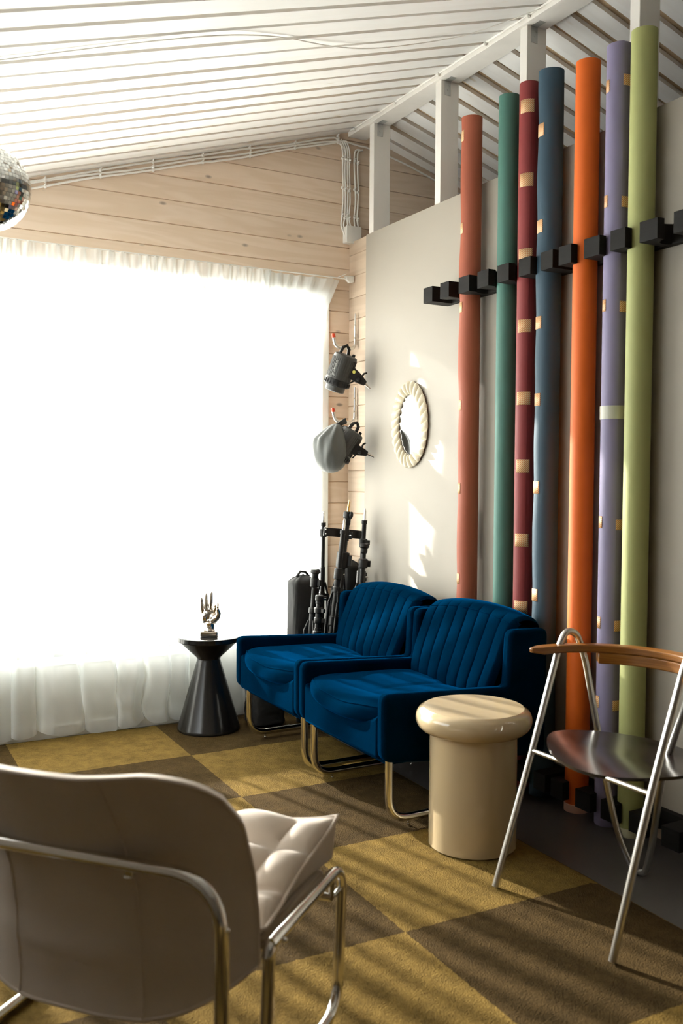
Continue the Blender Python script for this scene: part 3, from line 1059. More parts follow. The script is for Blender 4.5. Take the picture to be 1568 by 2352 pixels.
# ------------------------------------------------------------------ blue velvet armchairs
def make_armchair():
    t = thing('armchair', 'blue velvet armchair on chrome legs, the one beside the cream drum table', 'armchair', (1.645, 3.026, 0.0))
    W = 0.330
    T = 0.046
    outl = [(0.0, 0.250), (0.0, 0.487), (0.535, 0.458), (0.548, 0.668), (0.728, 0.662), (0.722, 0.185), (0.50, 0.195)]
    rad = [0.045, 0.035, 0.02, 0.035, 0.03, 0.03, 0]
    for s in (-1, 1):
        mb = MB()
        ya, yb = (W - T, W) if s > 0 else (-W, -W + T)
        mb.prism(fillet2(outl, rad, 8), ya, yb, lambda u, v, w: (u, w, v))
        mb.build('side_panel', M_velvet, t, smooth=50, bevel=0.017, segs=4)
    # front apron with a scooped top edge
    mb = MB()
    n = 28
    top = []
    for i in range(n + 1):
        y_ = -(W - T) + 2 * (W - T) * i / n
        k = 1 - (y_ / (W - T)) ** 2
        top.append((y_, 0.408 - 0.062 * k ** 0.8))
    poly = [(-(W - T), 0.248)] + top + [((W - T), 0.248)]
    mb.prism([(-(W - T), 0.250), (W - T, 0.250)] + top[::-1], 0.004, 0.050, lambda u, v, w: (w, u, v))
    mb.build('front_panel', M_velvet, t, smooth=50, bevel=0.013, segs=4)
    mb = MB()
    mb.box((0.045, -(W - T), 0.225), (0.70, W - T, 0.275))
    mb.build('seat_base', M_velvet, t, smooth=0, bevel=0.004)
    # seat cushion: crowned, its front hanging in the scoop
    mb = MB()
    nu, nv = 72, 44
    def cu(i, j):
        a = 2 * pi * i / nu
        v = -1 + 2 * j / (nv - 1)
        sq = max(0.0, 1 - abs(v) ** 5) ** (1 / 3.2)
        yy = v * (W - T - 0.003)
        fx = -0.028 + 0.050 * abs(v) ** 2.6
        bx = 0.545
        hx, cx_ = (bx - fx) / 2, (bx + fx) / 2
        ca, sa = cos(a), sin(a)
        ex = (abs(ca) ** 0.42) * (1 if ca > 0 else -1)
        ez = (abs(sa) ** 0.62) * (1 if sa > 0 else -1)
        x = cx_ + hx * ex * (0.90 + 0.10 * sq)
        sag = 0.020 * (1 - v * v)
        zc_ = 0.404 - sag
        th = 0.050 * (0.22 + 0.78 * sq)
        z = zc_ + th * ez
        if ez > 0:
            dx_ = (x - 0.17) / 0.06
            z -= 0.012 * exp(-(dx_ ** 2)) * exp(-(v / 0.7) ** 4)            # stitched dip behind the roll
            z -= 0.006 * exp(-((v - 0.0) / 0.05) ** 2) * (1 if x > 0.17 else 0.0)
            z += 0.004 * noise.noise((x * 9, yy * 9, 3))
            z -= 0.030 * max(0, (x - 0.05)) / 0.5 * 0.6
        return (x, yy, z)
    mb.grid(nu, nv, cu, closeu=True)
    mb.add([cu(i, 0) for i in range(nu)], [tuple(range(nu))])
    mb.add([cu(i, nv - 1) for i in range(nu)], [tuple(range(nu - 1, -1, -1))])
    sc_ = mb.build('seat_cushion', M_velvet, t, smooth=60)
    # piping line
    mb = MB()
    pts = []
    for j in range(2, nv - 2):
        v = -1 + 2 * j / (nv - 1)
        p = cu(int(nu * 0.437), j)
        pts.append((p[0] - 0.001, p[1], p[2] + 0.001))
    mb.tube(pts, 0.0028, 8)
    mb.build('piping', M_velvet, sc_)
    # back cushion with fanned vertical channels
    mb = MB()
    nu, nv = 60, 161
    NCH = 8
    def bc(i, j):
        a = i / (nu - 1)                       # front face bottom -> over the top -> down behind
        v = -1 + 2 * j / (nv - 1)
        if a < 0.72:
            s = a / 0.72
        arch = 0.030 * (1 - abs(v) ** 2.2)
        ztop = 0.700 + arch
        pth = [(0.500, 0.365), (0.488, 0.43), (0.508, 0.50), (0.540, 0.58), (0.572, 0.655), (0.598, ztop - 0.020), (0.632, ztop), (0.685, ztop - 0.004), (0.716, ztop - 0.03), (0.712, 0.60)]
        q = a * (len(pth) - 1)
        k = min(int(q), len(pth) - 2)
        f = q - k
        P = [Vector((*pth[max(0, min(len(pth) - 1, m))], 0)) for m in (k - 1, k, k + 1, k + 2)]
        p = 0.5 * ((2 * P[1]) + (-P[0] + P[2]) * f + (2 * P[0] - 5 * P[1] + 4 * P[2] - P[3]) * f * f + (-P[0] + 3 * P[1] - 3 * P[2] + P[3]) * f ** 3)
        wd = (W - T) * (0.90 + 0.10 * min(1, a / 0.3)) if a < 0.3 else (W - T)
        yy = v * min(wd, W - T - 0.002)
        chn = abs(sin((v + 1) / 2 * NCH * pi))
        amp_ = 0.0085 * (1.0 if a < 0.56 else max(0.0, 1 - (a - 0.56) / 0.10))
        x = p.x - amp_ * (chn ** 0.42) + 0.008
        edge_ = max(0, abs(v) - 0.93) / 0.07
        x += 0.02 * edge_ ** 2 if a < 0.6 else 0
        return (x, yy, p.y - 0.010 * edge_ ** 2 * (a > 0.45))
    mb.grid(nu, nv, bc)
    bcu = mb.build('back_cushion', M_velvet, t, smooth=70)
    mb = MB()
    pts = [bc(32, j) for j in range(2, nv - 2, 2)]
    mb.tube([(p[0] - 0.001, p[1], p[2]) for p in pts], 0.0022, 6)
    mb.build('piping', M_velvet, bcu)
    # outside back
    mb = MB()
    tp = []
    for i in range(25):
        y_ = -(W - T) + 2 * (W - T) * i / 24
        tp.append((y_, 0.650 + 0.028 * (1 - (y_ / (W - T)) ** 2)))
    mb.prism([(-(W - T), 0.190), (W - T, 0.190)] + tp[::-1], 0.640, 0.705, lambda u, v, w: (w, u, v))
    mb.build('back_panel', M_velvet, t, smooth=50, bevel=0.012, segs=3)
    # two chrome runners
    for s in (-1, 1):
        yy = s * 0.288
        mb = MB()
        mb.tube(fillet([(0.052, yy, 0.262), (0.052, yy, 0.030), (0.60, yy, 0.030), (0.60, yy, 0.20)], [0.085, 0.085], 12), 0.0148, 18)
        lg = mb.build('leg', M_chrome, t)
        lg['label'] = 'bent chrome tube leg and runner'
        for x_ in (0.135, 0.52):
            mb = MB()
            mb.lathe([(0.003, 0.0), (0.006, 0.001), (0.006, 0.006), (0.0025, 0.008), (0.0025, 0.018)], 12, c=(x_, yy - 0.002, 0.0))
            mb.build('glide', M_chrome, lg)
    mb = MB()
    for x_ in (0.58,):
        mb.tube([(x_, -0.288, 0.030), (x_, 0.288, 0.030)], 0.0125, 14)
    mb.build('stretcher', M_chrome, t)
    return t
ch = make_armchair()
ch['group'] = 'pair of blue velvet armchairs'
c2 = copy_tree(ch)
c2.location = (1.645, 3.690, 0.0)
c2['label'] = 'blue velvet armchair on chrome legs, the one in the corner beside the black table'
for q in (ch, c2):
    q.location.z = 0.0155

# ------------------------------------------------------------------ black side table and silver hand
t = thing('side_table', 'black hourglass side table with a round top by the curtain', 'side table', (1.600, 4.250, 0.0155))
mb = MB()
mb.lathe([(0.150, 0.0), (0.152, 0.002), (0.152, 0.010), (0.149, 0.016), (0.058, 0.333), (0.056, 0.343), (0.060, 0.352), (0.138, 0.424), (0.143, 0.428)], 96)
mb.build('pedestal', M_black, t, smooth=30)
mb = MB()
mb.lathe([(0.138, 0.4285), (0.150, 0.4300), (0.152, 0.433), (0.152, 0.452), (0.149, 0.4545), (0.147, 0.4550), (0.12, 0.4550), (0.0, 0.4550)], 96)
mb.build('table_top', mat('black_gloss_top', (0.010, 0.010, 0.010), 0.06), t, smooth=30)

def capsule_chain(mb, pts, rs, seg=14):
    for p, r in zip(pts, rs):
        mb.ball(p, r, seg, 9)
    for (p, r), (q, s) in zip(zip(pts[:-1], rs[:-1]), zip(pts[1:], rs[1:])):
        mb.tube([p, q], [r, s], seg)
t = thing('hand_sculpture', 'shiny silver ceramic hand making an OK sign on the black table', 'sculpture', (1.596, 4.228, 0.4710), radians(-28))
# local frame: x to the viewer's right, z up, -y towards the viewer (palm side)
mb = MB()
mb.prism(fillet2([(-0.040, -0.030), (0.040, -0.030), (0.040, 0.030), (-0.040, 0.030)], 0.008), 0.001, 0.024, lambda u, v, w: (u, v, w))
mb.prism(fillet2([(-0.028, -0.022), (0.028, -0.022), (0.028, 0.022), (-0.028, 0.022)], 0.010), 0.024, 0.031, lambda u, v, w: (u, v, w))
mb.build('plinth', M_silver, t, smooth=30, bevel=0.003)
mb = MB()
mb.tube([(0.0, 0.0, 0.026), (0.0, 0.0, 0.036), (0.002, 0.0, 0.048), (0.002, 0.001, 0.060)], [0.027, 0.023, 0.021, 0.023], 24)
for c_, r_ in (((0.001, 0.002, 0.066), (0.027, 0.018, 0.022)), ((-0.001, 0.003, 0.090), (0.0375, 0.0165, 0.038)), ((-0.003, 0.003, 0.106), (0.037, 0.0135, 0.022)), ((-0.020, 0.000, 0.084), (0.017, 0.016, 0.030)),
               ((0.017, -0.003, 0.080), (0.020, 0.017, 0.028)), ((0.0, 0.002, 0.116), (0.034, 0.0115, 0.012))):
    mb.ball(c_, r_, 24, 16)
fing = [([(-0.030, 0.002, 0.108), (-0.0335, 0.000, 0.132), (-0.0350, -0.001, 0.153), (-0.0355, -0.003, 0.170)], [0.0100, 0.0086, 0.0078, 0.0060]),
        ([(-0.013, 0.002, 0.112), (-0.0145, 0.000, 0.144), (-0.0150, -0.001, 0.170), (-0.0145, -0.003, 0.190)], [0.0108, 0.0094, 0.0084, 0.0064]),
        ([(0.0055, 0.002, 0.112), (0.0065, 0.000, 0.146), (0.0080, -0.001, 0.174), (0.0090, -0.003, 0.196)], [0.0110, 0.0096, 0.0086, 0.0066]),
        ([(0.024, 0.003, 0.108), (0.031, -0.006, 0.136), (0.0385, -0.022, 0.146), (0.0400, -0.036, 0.136)], [0.0108, 0.0096, 0.0086, 0.0068]),
        ([(0.016, -0.006, 0.070), (0.036, -0.016, 0.086), (0.0450, -0.027, 0.106), (0.0410, -0.036, 0.126)], [0.0165, 0.0135, 0.0110, 0.0076])]
for p_, r_ in fing:
    capsule_chain(mb, p_, r_)
o = mb.build('hand', M_silver, t, smooth=180)
t.scale = (1.07, 1.07, 1.07)
rm = o.modifiers.new('union', 'REMESH')
rm.mode = 'VOXEL'
rm.voxel_size = 0.0013
rm.use_smooth_shade = True
sm = o.modifiers.new('smooth', 'SMOOTH')
sm.factor = 0.6
sm.iterations = 14

# ------------------------------------------------------------------ cream drum table
t = thing('side_table', 'cream lacquered drum side table with an overhanging rounded top', 'side table', (1.882, 2.503, 0.0155))
mb = MB()
mb.lathe([(0.141, 0.0), (0.147, 0.003), (0.147, 0.008), (0.146, 0.40), (0.0, 0.40)], 96)
mb.build('drum', M_cream, t, smooth=30)
mb = MB()
pr = [(0.130, 0.385)]
for k in range(17):
    a = -pi / 2 + pi * k / 16
    if a < 0.95:
        pr.append((0.1545 + 0.0395 * cos(a), 0.427 + 0.042 * sin(a)))
pr += [(0.170, 0.4640), (0.167, 0.4655), (0.160, 0.4655), (0.10, 0.4655), (0.0, 0.4655)]
mb.lathe(pr, 96)
mb.build('table_top', M_cream, t, smooth=24)

# ------------------------------------------------------------------ folding chair with wooden back rail
t = thing('folding_chair', 'chrome folding chair with black oval seat and curved wooden back rail', 'chair', (1.735, 1.951, 0.0))
def off(p):
    return (p[0] - 1.735, p[1] - 1.951, p[2])
fr = [(1.739, 2.195, 0.0185), (1.875, 2.195, 0.416), (1.975, 2.192, 0.733), (2.000, 2.190, 0.776), (2.040, 2.188, 0.764), (2.075, 2.187, 0.685), (2.129, 2.180, 0.447), (2.150, 2.168, 0.300), (2.185, 2.145, 0.120),
      (2.215, 2.105, 0.012), (2.215, 2.055, 0.012), (2.195, 2.010, 0.120), (2.150, 1.940, 0.36), (2.122, 1.868, 0.51), (2.085, 1.775, 0.680), (2.050, 1.715, 0.775), (1.995, 1.709, 0.795), (1.968, 1.708, 0.742), (1.855, 1.708, 0.430), (1.731, 1.708, 0.0185)]
mb = MB()
mb.tube([off(p) for p in fillet(fr, [0.2, 0.05, 0.04, 0.04, 0.06, 0.1, 0.1, 0.06, 0.05, 0.05, 0.06, 0.1, 0.1, 0.06, 0.04, 0.04, 0.05, 0.2], 6)], 0.0105, 18)
mb.build('frame', M_chrome_b, t)
mb = MB()
mb.tube([off((1.874, 2.195, 0.414)), off((1.857, 1.708, 0.430))], 0.0072, 12)
mb.tube([off((2.135, 2.176, 0.412)), off((2.150, 1.945, 0.360))], 0.0065, 12)
mb.tube([off((1.868, 1.84, 0.424)), off((2.146, 1.94, 0.38))], 0.0065, 12)
mb.tube([off((1.872, 2.06, 0.423)), off((2.142, 2.06, 0.39))], 0.0065, 12)
mb.build('crossbar', M_chrome_b, t)
mb = MB()
sc0, sa = Vector((2.018, 1.962)), radians(8)
def seatp(i, j, top=True):
    a = 2 * pi * j / 96
    r = (i / 14) ** 0.8
    ex, ey = 0.182 * r * cos(a), 0.250 * r * sin(a)
    ex *= 1.0 - 0.10 * (ey / 0.25) ** 2
    x = sc0.x + ex * cos(sa) - ey * sin(sa)
    y = sc0.y + ex * sin(sa) + ey * cos(sa)
    z = 0.450 + 0.013 * (ey / 0.25) ** 2 - 0.10 * (ex + 0.18) * 0.35 + 0.020 * (max(0, -ex) / 0.18) ** 2 * -1 + 0.014 * (max(0, ex) / 0.18) ** 2
    return off((x, y, z - (0 if top else 0.009)))
mb.grid(15, 96, lambda i, j: seatp(i, j), closev=True)
mb.grid(15, 96, lambda i, j: seatp(i, j, False), closev=True)
mb.grid(2, 96, lambda i, j: seatp(14, j, i == 0), closev=True)
mb.build('seat', M_seat, t, smooth=50, weld=True)
for nm, r0, r1, z0, z1, a0, a1 in (('back_rail', 0.250, 0.292, 0.712, 0.735, -92, 96), ('back_rest', 0.252, 0.300, 0.678, 0.7115, -45, 45)):
    mb = MB()
    na = 60
    cx_, cy_ = 1.915, 1.915
    sx = 1.0
    def ring(i, q):
        a = radians(a0 + (a1 - a0) * i / (na - 1)) + radians(8)
        e_ = min(i, na - 1 - i) / (na - 1) * (a1 - a0)
        k = min(1.0, 0.35 + e_ / 14) if nm == 'back_rail' else 1.0
        rm_ = (r0 + r1) / 2
        hw = (r1 - r0) / 2 * k
        rr_ = rm_ + hw * (1 if q in (1, 2) else -1)
        z = z1 if q in (2, 3) else z0 + (1 - k) * 0.014
        return off((cx_ + rr_ * cos(a) * 0.98, cy_ + rr_ * sin(a), z))
    mb.grid(na, 4, ring, closev=True)
    mb.add([ring(0, q) for q in range(4)], [(0, 1, 2, 3)])
    mb.add([ring(na - 1, q) for q in range(4)], [(3, 2, 1, 0)])
    mb.build(nm, M_armwood, t, smooth=50, bevel=0.004, weld=True)

# ------------------------------------------------------------------ foreground lounge chair
ang = math.atan2(0.65, 0.76)
t = thing('lounge_chair', 'beige canvas lounge chair with chrome tube frame seen from behind in the foreground', 'chair', (0.73, 1.61, 0.0), ang)
W = 0.70
zr = 0.0160 + 0.013
side = [(0.0, 0.355), (0.395, 0.355), (0.375, zr), (-0.195, zr), (-0.195, 0.553)]
path = [(0.0, 0.0, 0.350), (0.396, 0.0, 0.353), (0.368, 0.0, zr), (-0.195, 0.0, zr), (-0.195, 0.0, 0.556), (-0.195, W, 0.556), (-0.195, W, zr), (0.368, W, zr), (0.396, W, 0.353), (0.0, W, 0.350)]
mb = MB()
mb.tube(fillet(path, [0.07, 0.07, 0.09, 0.105, 0.105, 0.09, 0.07, 0.07], 14), 0.0130, 24)
mb.build('frame', M_chrome, t)
for l_ in (0.0, W):
    mb = MB()
    mb.tube(fillet([(0.05, l_, 0.351), (-0.002, l_, 0.350), (-0.022, l_, zr)], [0.04], 10), 0.0130, 20)
    mb.build('leg', M_chrome, t)
    for p_ in ((0.045, l_ - 0.012, 0.340), (-0.195, l_ - 0.010, 0.47)):
        mb = MB()
        mb.ball(p_, 0.006, 12, 8)
        mb.build('screw', M_chrome, t)
for l_ in (0.19, W - 0.19):
    mb = MB()
    mb.tube([(-0.192, l_, 0.548), (-0.190, l_, 0.534)], 0.008, 14)
    mb.ball((-0.190, l_, 0.532), (0.010, 0.010, 0.005), 14, 8)
    mb.build('bolt', M_chrome, t)
mb = MB()
mb.tube([(0.33, 0.0, 0.300), (0.33, W, 0.300)], 0.009, 14)
mb.tube([(0.02, 0.0, 0.335), (0.02, W, 0.335)], 0.010, 14)
mb.tube([(0.33, 0.0, 0.345), (0.33, 0.0, 0.30), (0.385, 0.0, 0.300)], 0.006, 10)
mb.tube([(0.33, W, 0.345), (0.33, W, 0.30), (0.385, W, 0.300)], 0.006, 10)
mb.build('crossbar', M_chrome, t)
def interp(tab, z):
    for (a, b), (c, d) in zip(tab[:-1], tab[1:]):
        if z <= c:
            k = (z - a) / (c - a)
            return b + (d - b) * max(0, k)
    return tab[-1][1]
EDGE = [(0.20, -0.070), (0.27, -0.038), (0.33, -0.022), (0.40, -0.022), (0.50, -0.040), (0.60, -0.082), (0.70, -0.140), (0.76, -0.175)]
def shell(i, j, d, n=44, m=40):
    u = -1 + 2 * i / (n - 1)
    v = j / (m - 1)
    # superellipse style rounded outline
    hw = W / 2 - 0.014
    dl = max(0.0, abs(u) * hw - (hw - 0.135))
    zt = 0.733 - 0.008 * cos(u * 2.6) - (0.135 - sqrt(max(0.0, 0.135 ** 2 - dl * dl))) * 0.92
    zb = 0.225 + 0.095 * max(0, (abs(u) - 0.25) / 0.75) ** 2.4
    z = zb + (zt - zb) * v
    s = interp(EDGE, z) - 0.128 * (1 - abs(u) ** 2.6) * (0.62 + 0.38 * min(1, max(0, (z - 0.22) / 0.12)))
    nx, ny = 1.0, 0.9 * u * abs(u) ** 0.6
    l_ = W / 2 + u * hw
    return (s + d, l_ - d * 0.5 * u, z + 0.002 * noise.noise((u * 5, z * 9, 1)))
n, m = 44, 40
mb = MB()
vs = []
mb.grid(n, m, lambda i, j: shell(i, j, 0.0))
mb.grid(n, m, lambda i, j: shell(i, j, 0.030))
rim = [(i, 0) for i in range(n)] + [(n - 1, j) for j in range(1, m)] + [(i, m - 1) for i in range(n - 2, -1, -1)] + [(0, j) for j in range(m - 2, 0, -1)]
k = len(rim)
mb.add([shell(i, j, 0.0) for i, j in rim] + [shell(i, j, 0.030) for i, j in rim], [(q, (q + 1) % k, (q + 1) % k + k, q + k) for q in range(k)])
bk = mb.build('back_shell', M_canvas, t, smooth=50, weld=True, bevel=0.005)
mb = MB()
mb.tube([shell(i, j, 0.002) for i, j in rim], 0.0045, 8, closed=True)
mb.build('piping', M_canvas, bk, smooth=180)
# a stitched seam down the back
for u_ in (0.30, 0.70):
    mb = MB()
    mb.tube([shell(int(u_ * (n - 1)), j, -0.0005) for j in range(m)], 0.0016, 6)
    mb.build('seam', M_canvas, bk, smooth=180)
# tufted seat cushion
def cush(i, j, top, n=72, m=72):
    a = -1 + 2 * i / (n - 1)
    b = -1 + 2 * j / (m - 1)
    # corners pulled out to points, edges drawn in
    ea = a * (1 - 0.045 * (1 - b * b) * abs(a))
    eb = b * (1 - 0.05 * (1 - a * a) * abs(b))
    smin = 0.016 - 0.128 * (1 - abs(b) ** 2.6) * 0.9
    s = smin + (0.405 - smin) * (ea + 1) / 2
    l_ = W / 2 + (W / 2 - 0.015) * eb
    k = max(0.0, (1 - abs(a) ** 4) * (1 - abs(b) ** 4)) ** 0.5
    base = 0.372 + 0.070 * max(0, a + 0.5) / 1.5
    cor = 0.018 * (b < 0) * (abs(a) * abs(b)) ** 5 * (1 if a > 0 else 0)
    if top:
        pil = abs(cos(a * 1.5 * pi)) * abs(cos(b * 2.0 * pi))
        tuft = sqrt(max(0, pil))
        return (s, l_, base + cor + k * (0.012 + 0.046 * tuft) - 0.022 * (1 - abs(a) ** 2) * 0 - 0.012 * (a > 0.7) * (1 - b * b) * (a - 0.7) / 0.3)
    zlow = 0.362
    return (s * 1.0, l_, min(base + cor, zlow + 0.0) - 0.010 * k if k > 0 else base + cor - 0.012 * (a > 0.7) * (1 - b * b) * (a - 0.7) / 0.3)
mb = MB()
mb.grid(72, 72, lambda i, j: cush(i, j, True))
mb.grid(72, 72, lambda i, j: cush(i, j, False))
sc_ = mb.build('seat_cushion', M_canvas, t, smooth=70, weld=True)
rim = [(i, 0) for i in range(72)] + [(71, j) for j in range(1, 72)] + [(i, 71) for i in range(70, -1, -1)] + [(0, j) for j in range(70, 0, -1)]
mb = MB()
mb.tube([cush(i, j, True) for i, j in rim], 0.0045, 8, closed=True)
mb.build('piping', M_canvas, sc_, smooth=180)
mb = MB()
mb.box((0.005, 0.03, 0.322), (0.36, W - 0.03, 0.350))
mb.build('seat_sling', M_canvas, t, smooth=0, bevel=0.010)
mb = MB()
def bcu(i, j):
    u = -1 + 2 * i / 47
    v = j / 29
    z = 0.39 + 0.20 * v
    k = max(0, (1 - abs(u) ** 4) * (1 - abs(2 * v - 1) ** 4)) ** 0.5
    s = interp(EDGE, z) - 0.128 * (1 - abs(u) ** 2.6) + 0.031 + k * (0.02 + 0.035 * sqrt(abs(cos(u * 2 * pi)) * abs(cos((v - .5) * 2 * pi))))
    return (s, W / 2 + u * (W / 2 - 0.085), z)
mb.grid(48, 30, bcu)
mb.build('back_cushion', M_canvas, t, smooth=180)

# ------------------------------------------------------------------ mirror ball
CB = Vector((0.4804, 0.8761, -0.0413)) * 2.8 + Vector((0.8769, -0.4806, 0.0056)) * (2.8 * (-29 - 784) / 2142.97) + Up * (2.8 * (1176 - 432) / 2142.97) + Vector((0, 0, 1.2585))
RB = 0.1255
t = thing('mirror_ball', 'silver mirror ball hanging from the ceiling at the left', 'mirror ball', CB)
facets = []
mats_ = [mat('mirror_tile_%d' % i, c_, r_, 1.0) for i, (c_, r_) in enumerate((((0.80, 0.81, 0.78), 0.05), ((0.66, 0.67, 0.64), 0.12), ((0.88, 0.88, 0.85), 0.03)))]
mb = MB()
rb = random.Random(11)
rows = 34
for i in range(rows):
    t0, t1 = pi * i / rows, pi * (i + 1) / rows
    tm = (t0 + t1) / 2
    nseg = max(6, int(2 * pi * sin(tm) / (pi / rows)))
    for k in range(nseg):
        p0, p1 = 2 * pi * (k + 0.04) / nseg, 2 * pi * (k + 0.96) / nseg
        q0, q1 = t0 + 0.04 * (t1 - t0), t1 - 0.04 * (t1 - t0)
        nrm = Vector((sin(tm) * cos((p0 + p1) / 2), sin(tm) * sin((p0 + p1) / 2), cos(tm)))
        cc_ = nrm * RB
        tilt = Vector((rb.uniform(-1, 1), rb.uniform(-1, 1), rb.uniform(-1, 1))) * 0.028
        n2 = (nrm + tilt).normalized()
        vs = []
        for th, ph in ((q0, p0), (q0, p1), (q1, p1), (q1, p0)):
            v = Vector((sin(th) * cos(ph), sin(th) * sin(ph), cos(th)))
            dv_ = v * (RB / v.dot(nrm)) - cc_
            dv_ = dv_ - n2 * dv_.dot(n2)
            vs.append(cc_ + dv_)
        mb.cur = rb.choice((0, 0, 0, 1, 2))
        mb.add(vs, [(0, 1, 2, 3)])
mb.build('mirror_tiles', mats_, t, smooth=0)
mb = MB()
mb.ball((0, 0, 0), RB - 0.0035, 48, 32)
mb.build('core', mat('grey_grout', (0.35, 0.35, 0.33), 0.7), t)
mb = MB()
mb.lathe([(0.022, RB - 0.006), (0.022, RB + 0.004), (0.010, RB + 0.010), (0.004, RB + 0.022)], 24)
mb.build('cap', M_chrome, t)
mb = MB()
mb.tube([(0, 0, RB + 0.02), (0, 0, roof_z(CB.x) - CB.z)], 0.0016, 8)
mb.build('cord', M_blackp, t)

# ------------------------------------------------------------------ wall hooks and the studio lamps on them
for i, (zb_, zt_, lab) in enumerate(((1.925, 2.115, 'upper steel tube hook with a red tip on the pine wall in the corner'),
                                     (1.532, 1.722, 'lower steel tube hook with a red tip on the pine wall in the corner'))):
    t = thing('wall_hook', lab, 'hook', (2.488, 4.395, zb_), group='tube hooks with red tips')
    mb = MB()
    mb.tube(fillet([(0.0, 0, zt_ - zb_), (0.0, 0, 0.0), (-0.128, -0.015, 0.002), (-0.142, -0.016, 0.062)], [0.04, 0.035], 12), [0.004] + [0.0082] * 26 + [0.0082], 14)
    mb.build('steel_tube', M_chrome_b, t)
    mb = MB()
    mb.tube([(-0.1395, -0.016, 0.052), (-0.1425, -0.016, 0.066), (-0.1435, -0.016, 0.073)], [0.0105, 0.0105, 0.008], 16)
    mb.build('rubber_tip', M_red, t)
    mb = MB()
    for z_ in (0.06, 0.13):
        mb.lathe([(0.005, 0), (0.005, 0.004)], 10, mat=Matrix.Translation((-0.005, -0.006, z_)) @ Matrix.Rotation(radians(-90), 4, 'Y'))
    mb.build('screw', M_chrome_b, t)

RZ = -0.5016
def lamp(name, label, loc, covered):
    """local frame: x right, z up, -y to the viewer; body axis leans down to the left"""
    t = thing(name, label, 'studio lamp', loc, RZ)
    A = Matrix.Rotation(radians(19), 4, 'Y') @ Matrix.Rotation(radians(10), 4, 'X')          # axis of the casing
    if covered:
        A = Matrix.Translation((0.020, 0.0, 0.0)) @ Matrix.Rotation(radians(32), 4, 'Y')
    mb = MB()
    prof = [(0.045, 0.088), (0.060, 0.082), (0.063, 0.072), (0.064, -0.045), (0.0, -0.045)]
    mb.lathe(prof, 48, mat=A)
    for k in range(36):
        a = 2 * pi * k / 36
        mb.box((-0.0012, 0.0625, -0.04), (0.0012, 0.0655, 0.066), mat=A @ Matrix.Rotation(a, 4, 'Z'))
    casing = mb.build('casing', M_grayp, t, smooth=35)
    mb = MB()
    mb.lathe([(0.066, -0.045), (0.068, -0.050), (0.068, -0.078), (0.060, -0.082), (0.0, -0.082)], 48, mat=A)
    for k in range(24):
        a = 2 * pi * k / 24
        mb.box((-0.003, 0.066, -0.074), (0.003, 0.071, -0.054), mat=A @ Matrix.Rotation(a, 4, 'Z'))
    mb.build('vent_ring', M_blackp, t, smooth=35)
    mb = MB()
    mb.lathe([(0.050, -0.082), (0.052, -0.084), (0.052, -0.108), (0.046, -0.112), (0.040, -0.104), (0.0, -0.100)], 40, mat=A)
    mb.build('mount_ring', M_grayp, t, smooth=35)
    mb = MB()
    hx = -0.012 if not covered else -0.005
    mb.tube([A @ Vector(p) for p in ((hx - 0.022, -0.012, 0.080), (hx - 0.016, -0.012, 0.118), (hx, -0.004, 0.132), (hx + 0.016, 0.004, 0.118), (hx + 0.022, 0.012, 0.080))], 0.009, 12)
    mb.build('handle', M_blackp, t)
    mb = MB()
    mb.box((0.030, -0.012, 0.074), (0.046, 0.012, 0.100), mat=A)
    mb.build('switch', M_blackp, t, smooth=0, bevel=0.003)
    mb = MB()
    mb.ball(A @ Vector((-0.050, -0.012, 0.076)), 0.006, 12, 8)
    mb.build('knob', M_red, t)
    # tilting bracket and spigot
    B = Matrix.Translation(Vector((0.060, -0.020, -0.020))) @ Matrix.Rotation(radians(38 if not covered else 20), 4, 'Y')
    mb = MB()
    mb.prism(fillet2([(-0.035, -0.030), (0.030, -0.026), (0.085, -0.010), (0.085, 0.014), (0.030, 0.028), (-0.035, 0.034)], 0.008), -0.016, 0.016, lambda u, v, w: tuple(B @ Vector((u, w, v))))
    br = mb.build('bracket', M_blackp, t, smooth=30, bevel=0.002)
    mb = MB()
    mb.lathe([(0.0085, 0), (0.0085, 0.003)], 20, mat=B @ Matrix.Translation((0.0, -0.016, 0.012)) @ Matrix.Rotation(radians(90), 4, 'X'))
    mb.build('sticker', M_sticker, br)
    mb = MB()
    mb.lathe([(0.011, 0), (0.011, 0.012), (0.008, 0.016)], 16, mat=B @ Matrix.Translation((0.042, -0.016, -0.004)) @ Matrix.Rotation(radians(90), 4, 'X'))
    mb.tube([B @ Vector(p) for p in ((0.045, 0.0, 0.016), (0.046, 0, 0.040), (0.056, 0, 0.052))], 0.005, 8)
    mb.tube([B @ Vector(p) for p in ((0.030, 0.0, -0.020), (0.018, 0, -0.046))], 0.004, 8)
    mb.build('clamp_lever', M_blackp, br)
    mb = MB()
    mb.tube([B @ Vector(p) for p in ((0.080, 0.0, 0.002), (0.100, 0, 0.000), (0.122, 0, -0.002))], [0.009, 0.0065, 0.0045], 14)
    mb.build('spigot', M_chrome, br)
    if not covered:
        cu_ = bpy.data.curves.new('lettering', 'FONT')
        cu_.body = 'bowens'
        cu_.size = 0.026
        cu_.align_x = 'CENTER'
        cu_.align_y = 'CENTER'
        cu_.extrude = 0.0002
        to = bpy.data.objects.new('lettering_source', cu_)
        COL.objects.link(to)
        dg = bpy.context.evaluated_depsgraph_get()
        me = bpy.data.meshes.new_from_object(to.evaluated_get(dg))
        bpy.data.objects.remove(to)
        # wrap the word along the casing
        a0 = radians(-118)
        for v in me.vertices:
            al, ac = v.co.x, v.co.y
            a = a0 + ac / 0.066
            v.co = A @ Vector((0.0666 * cos(a), 0.0666 * sin(a), al + 0.01))
        lo = obj('lettering', me, M_print, t)
        lo['label'] = 'pale printed maker name'
    return t, A
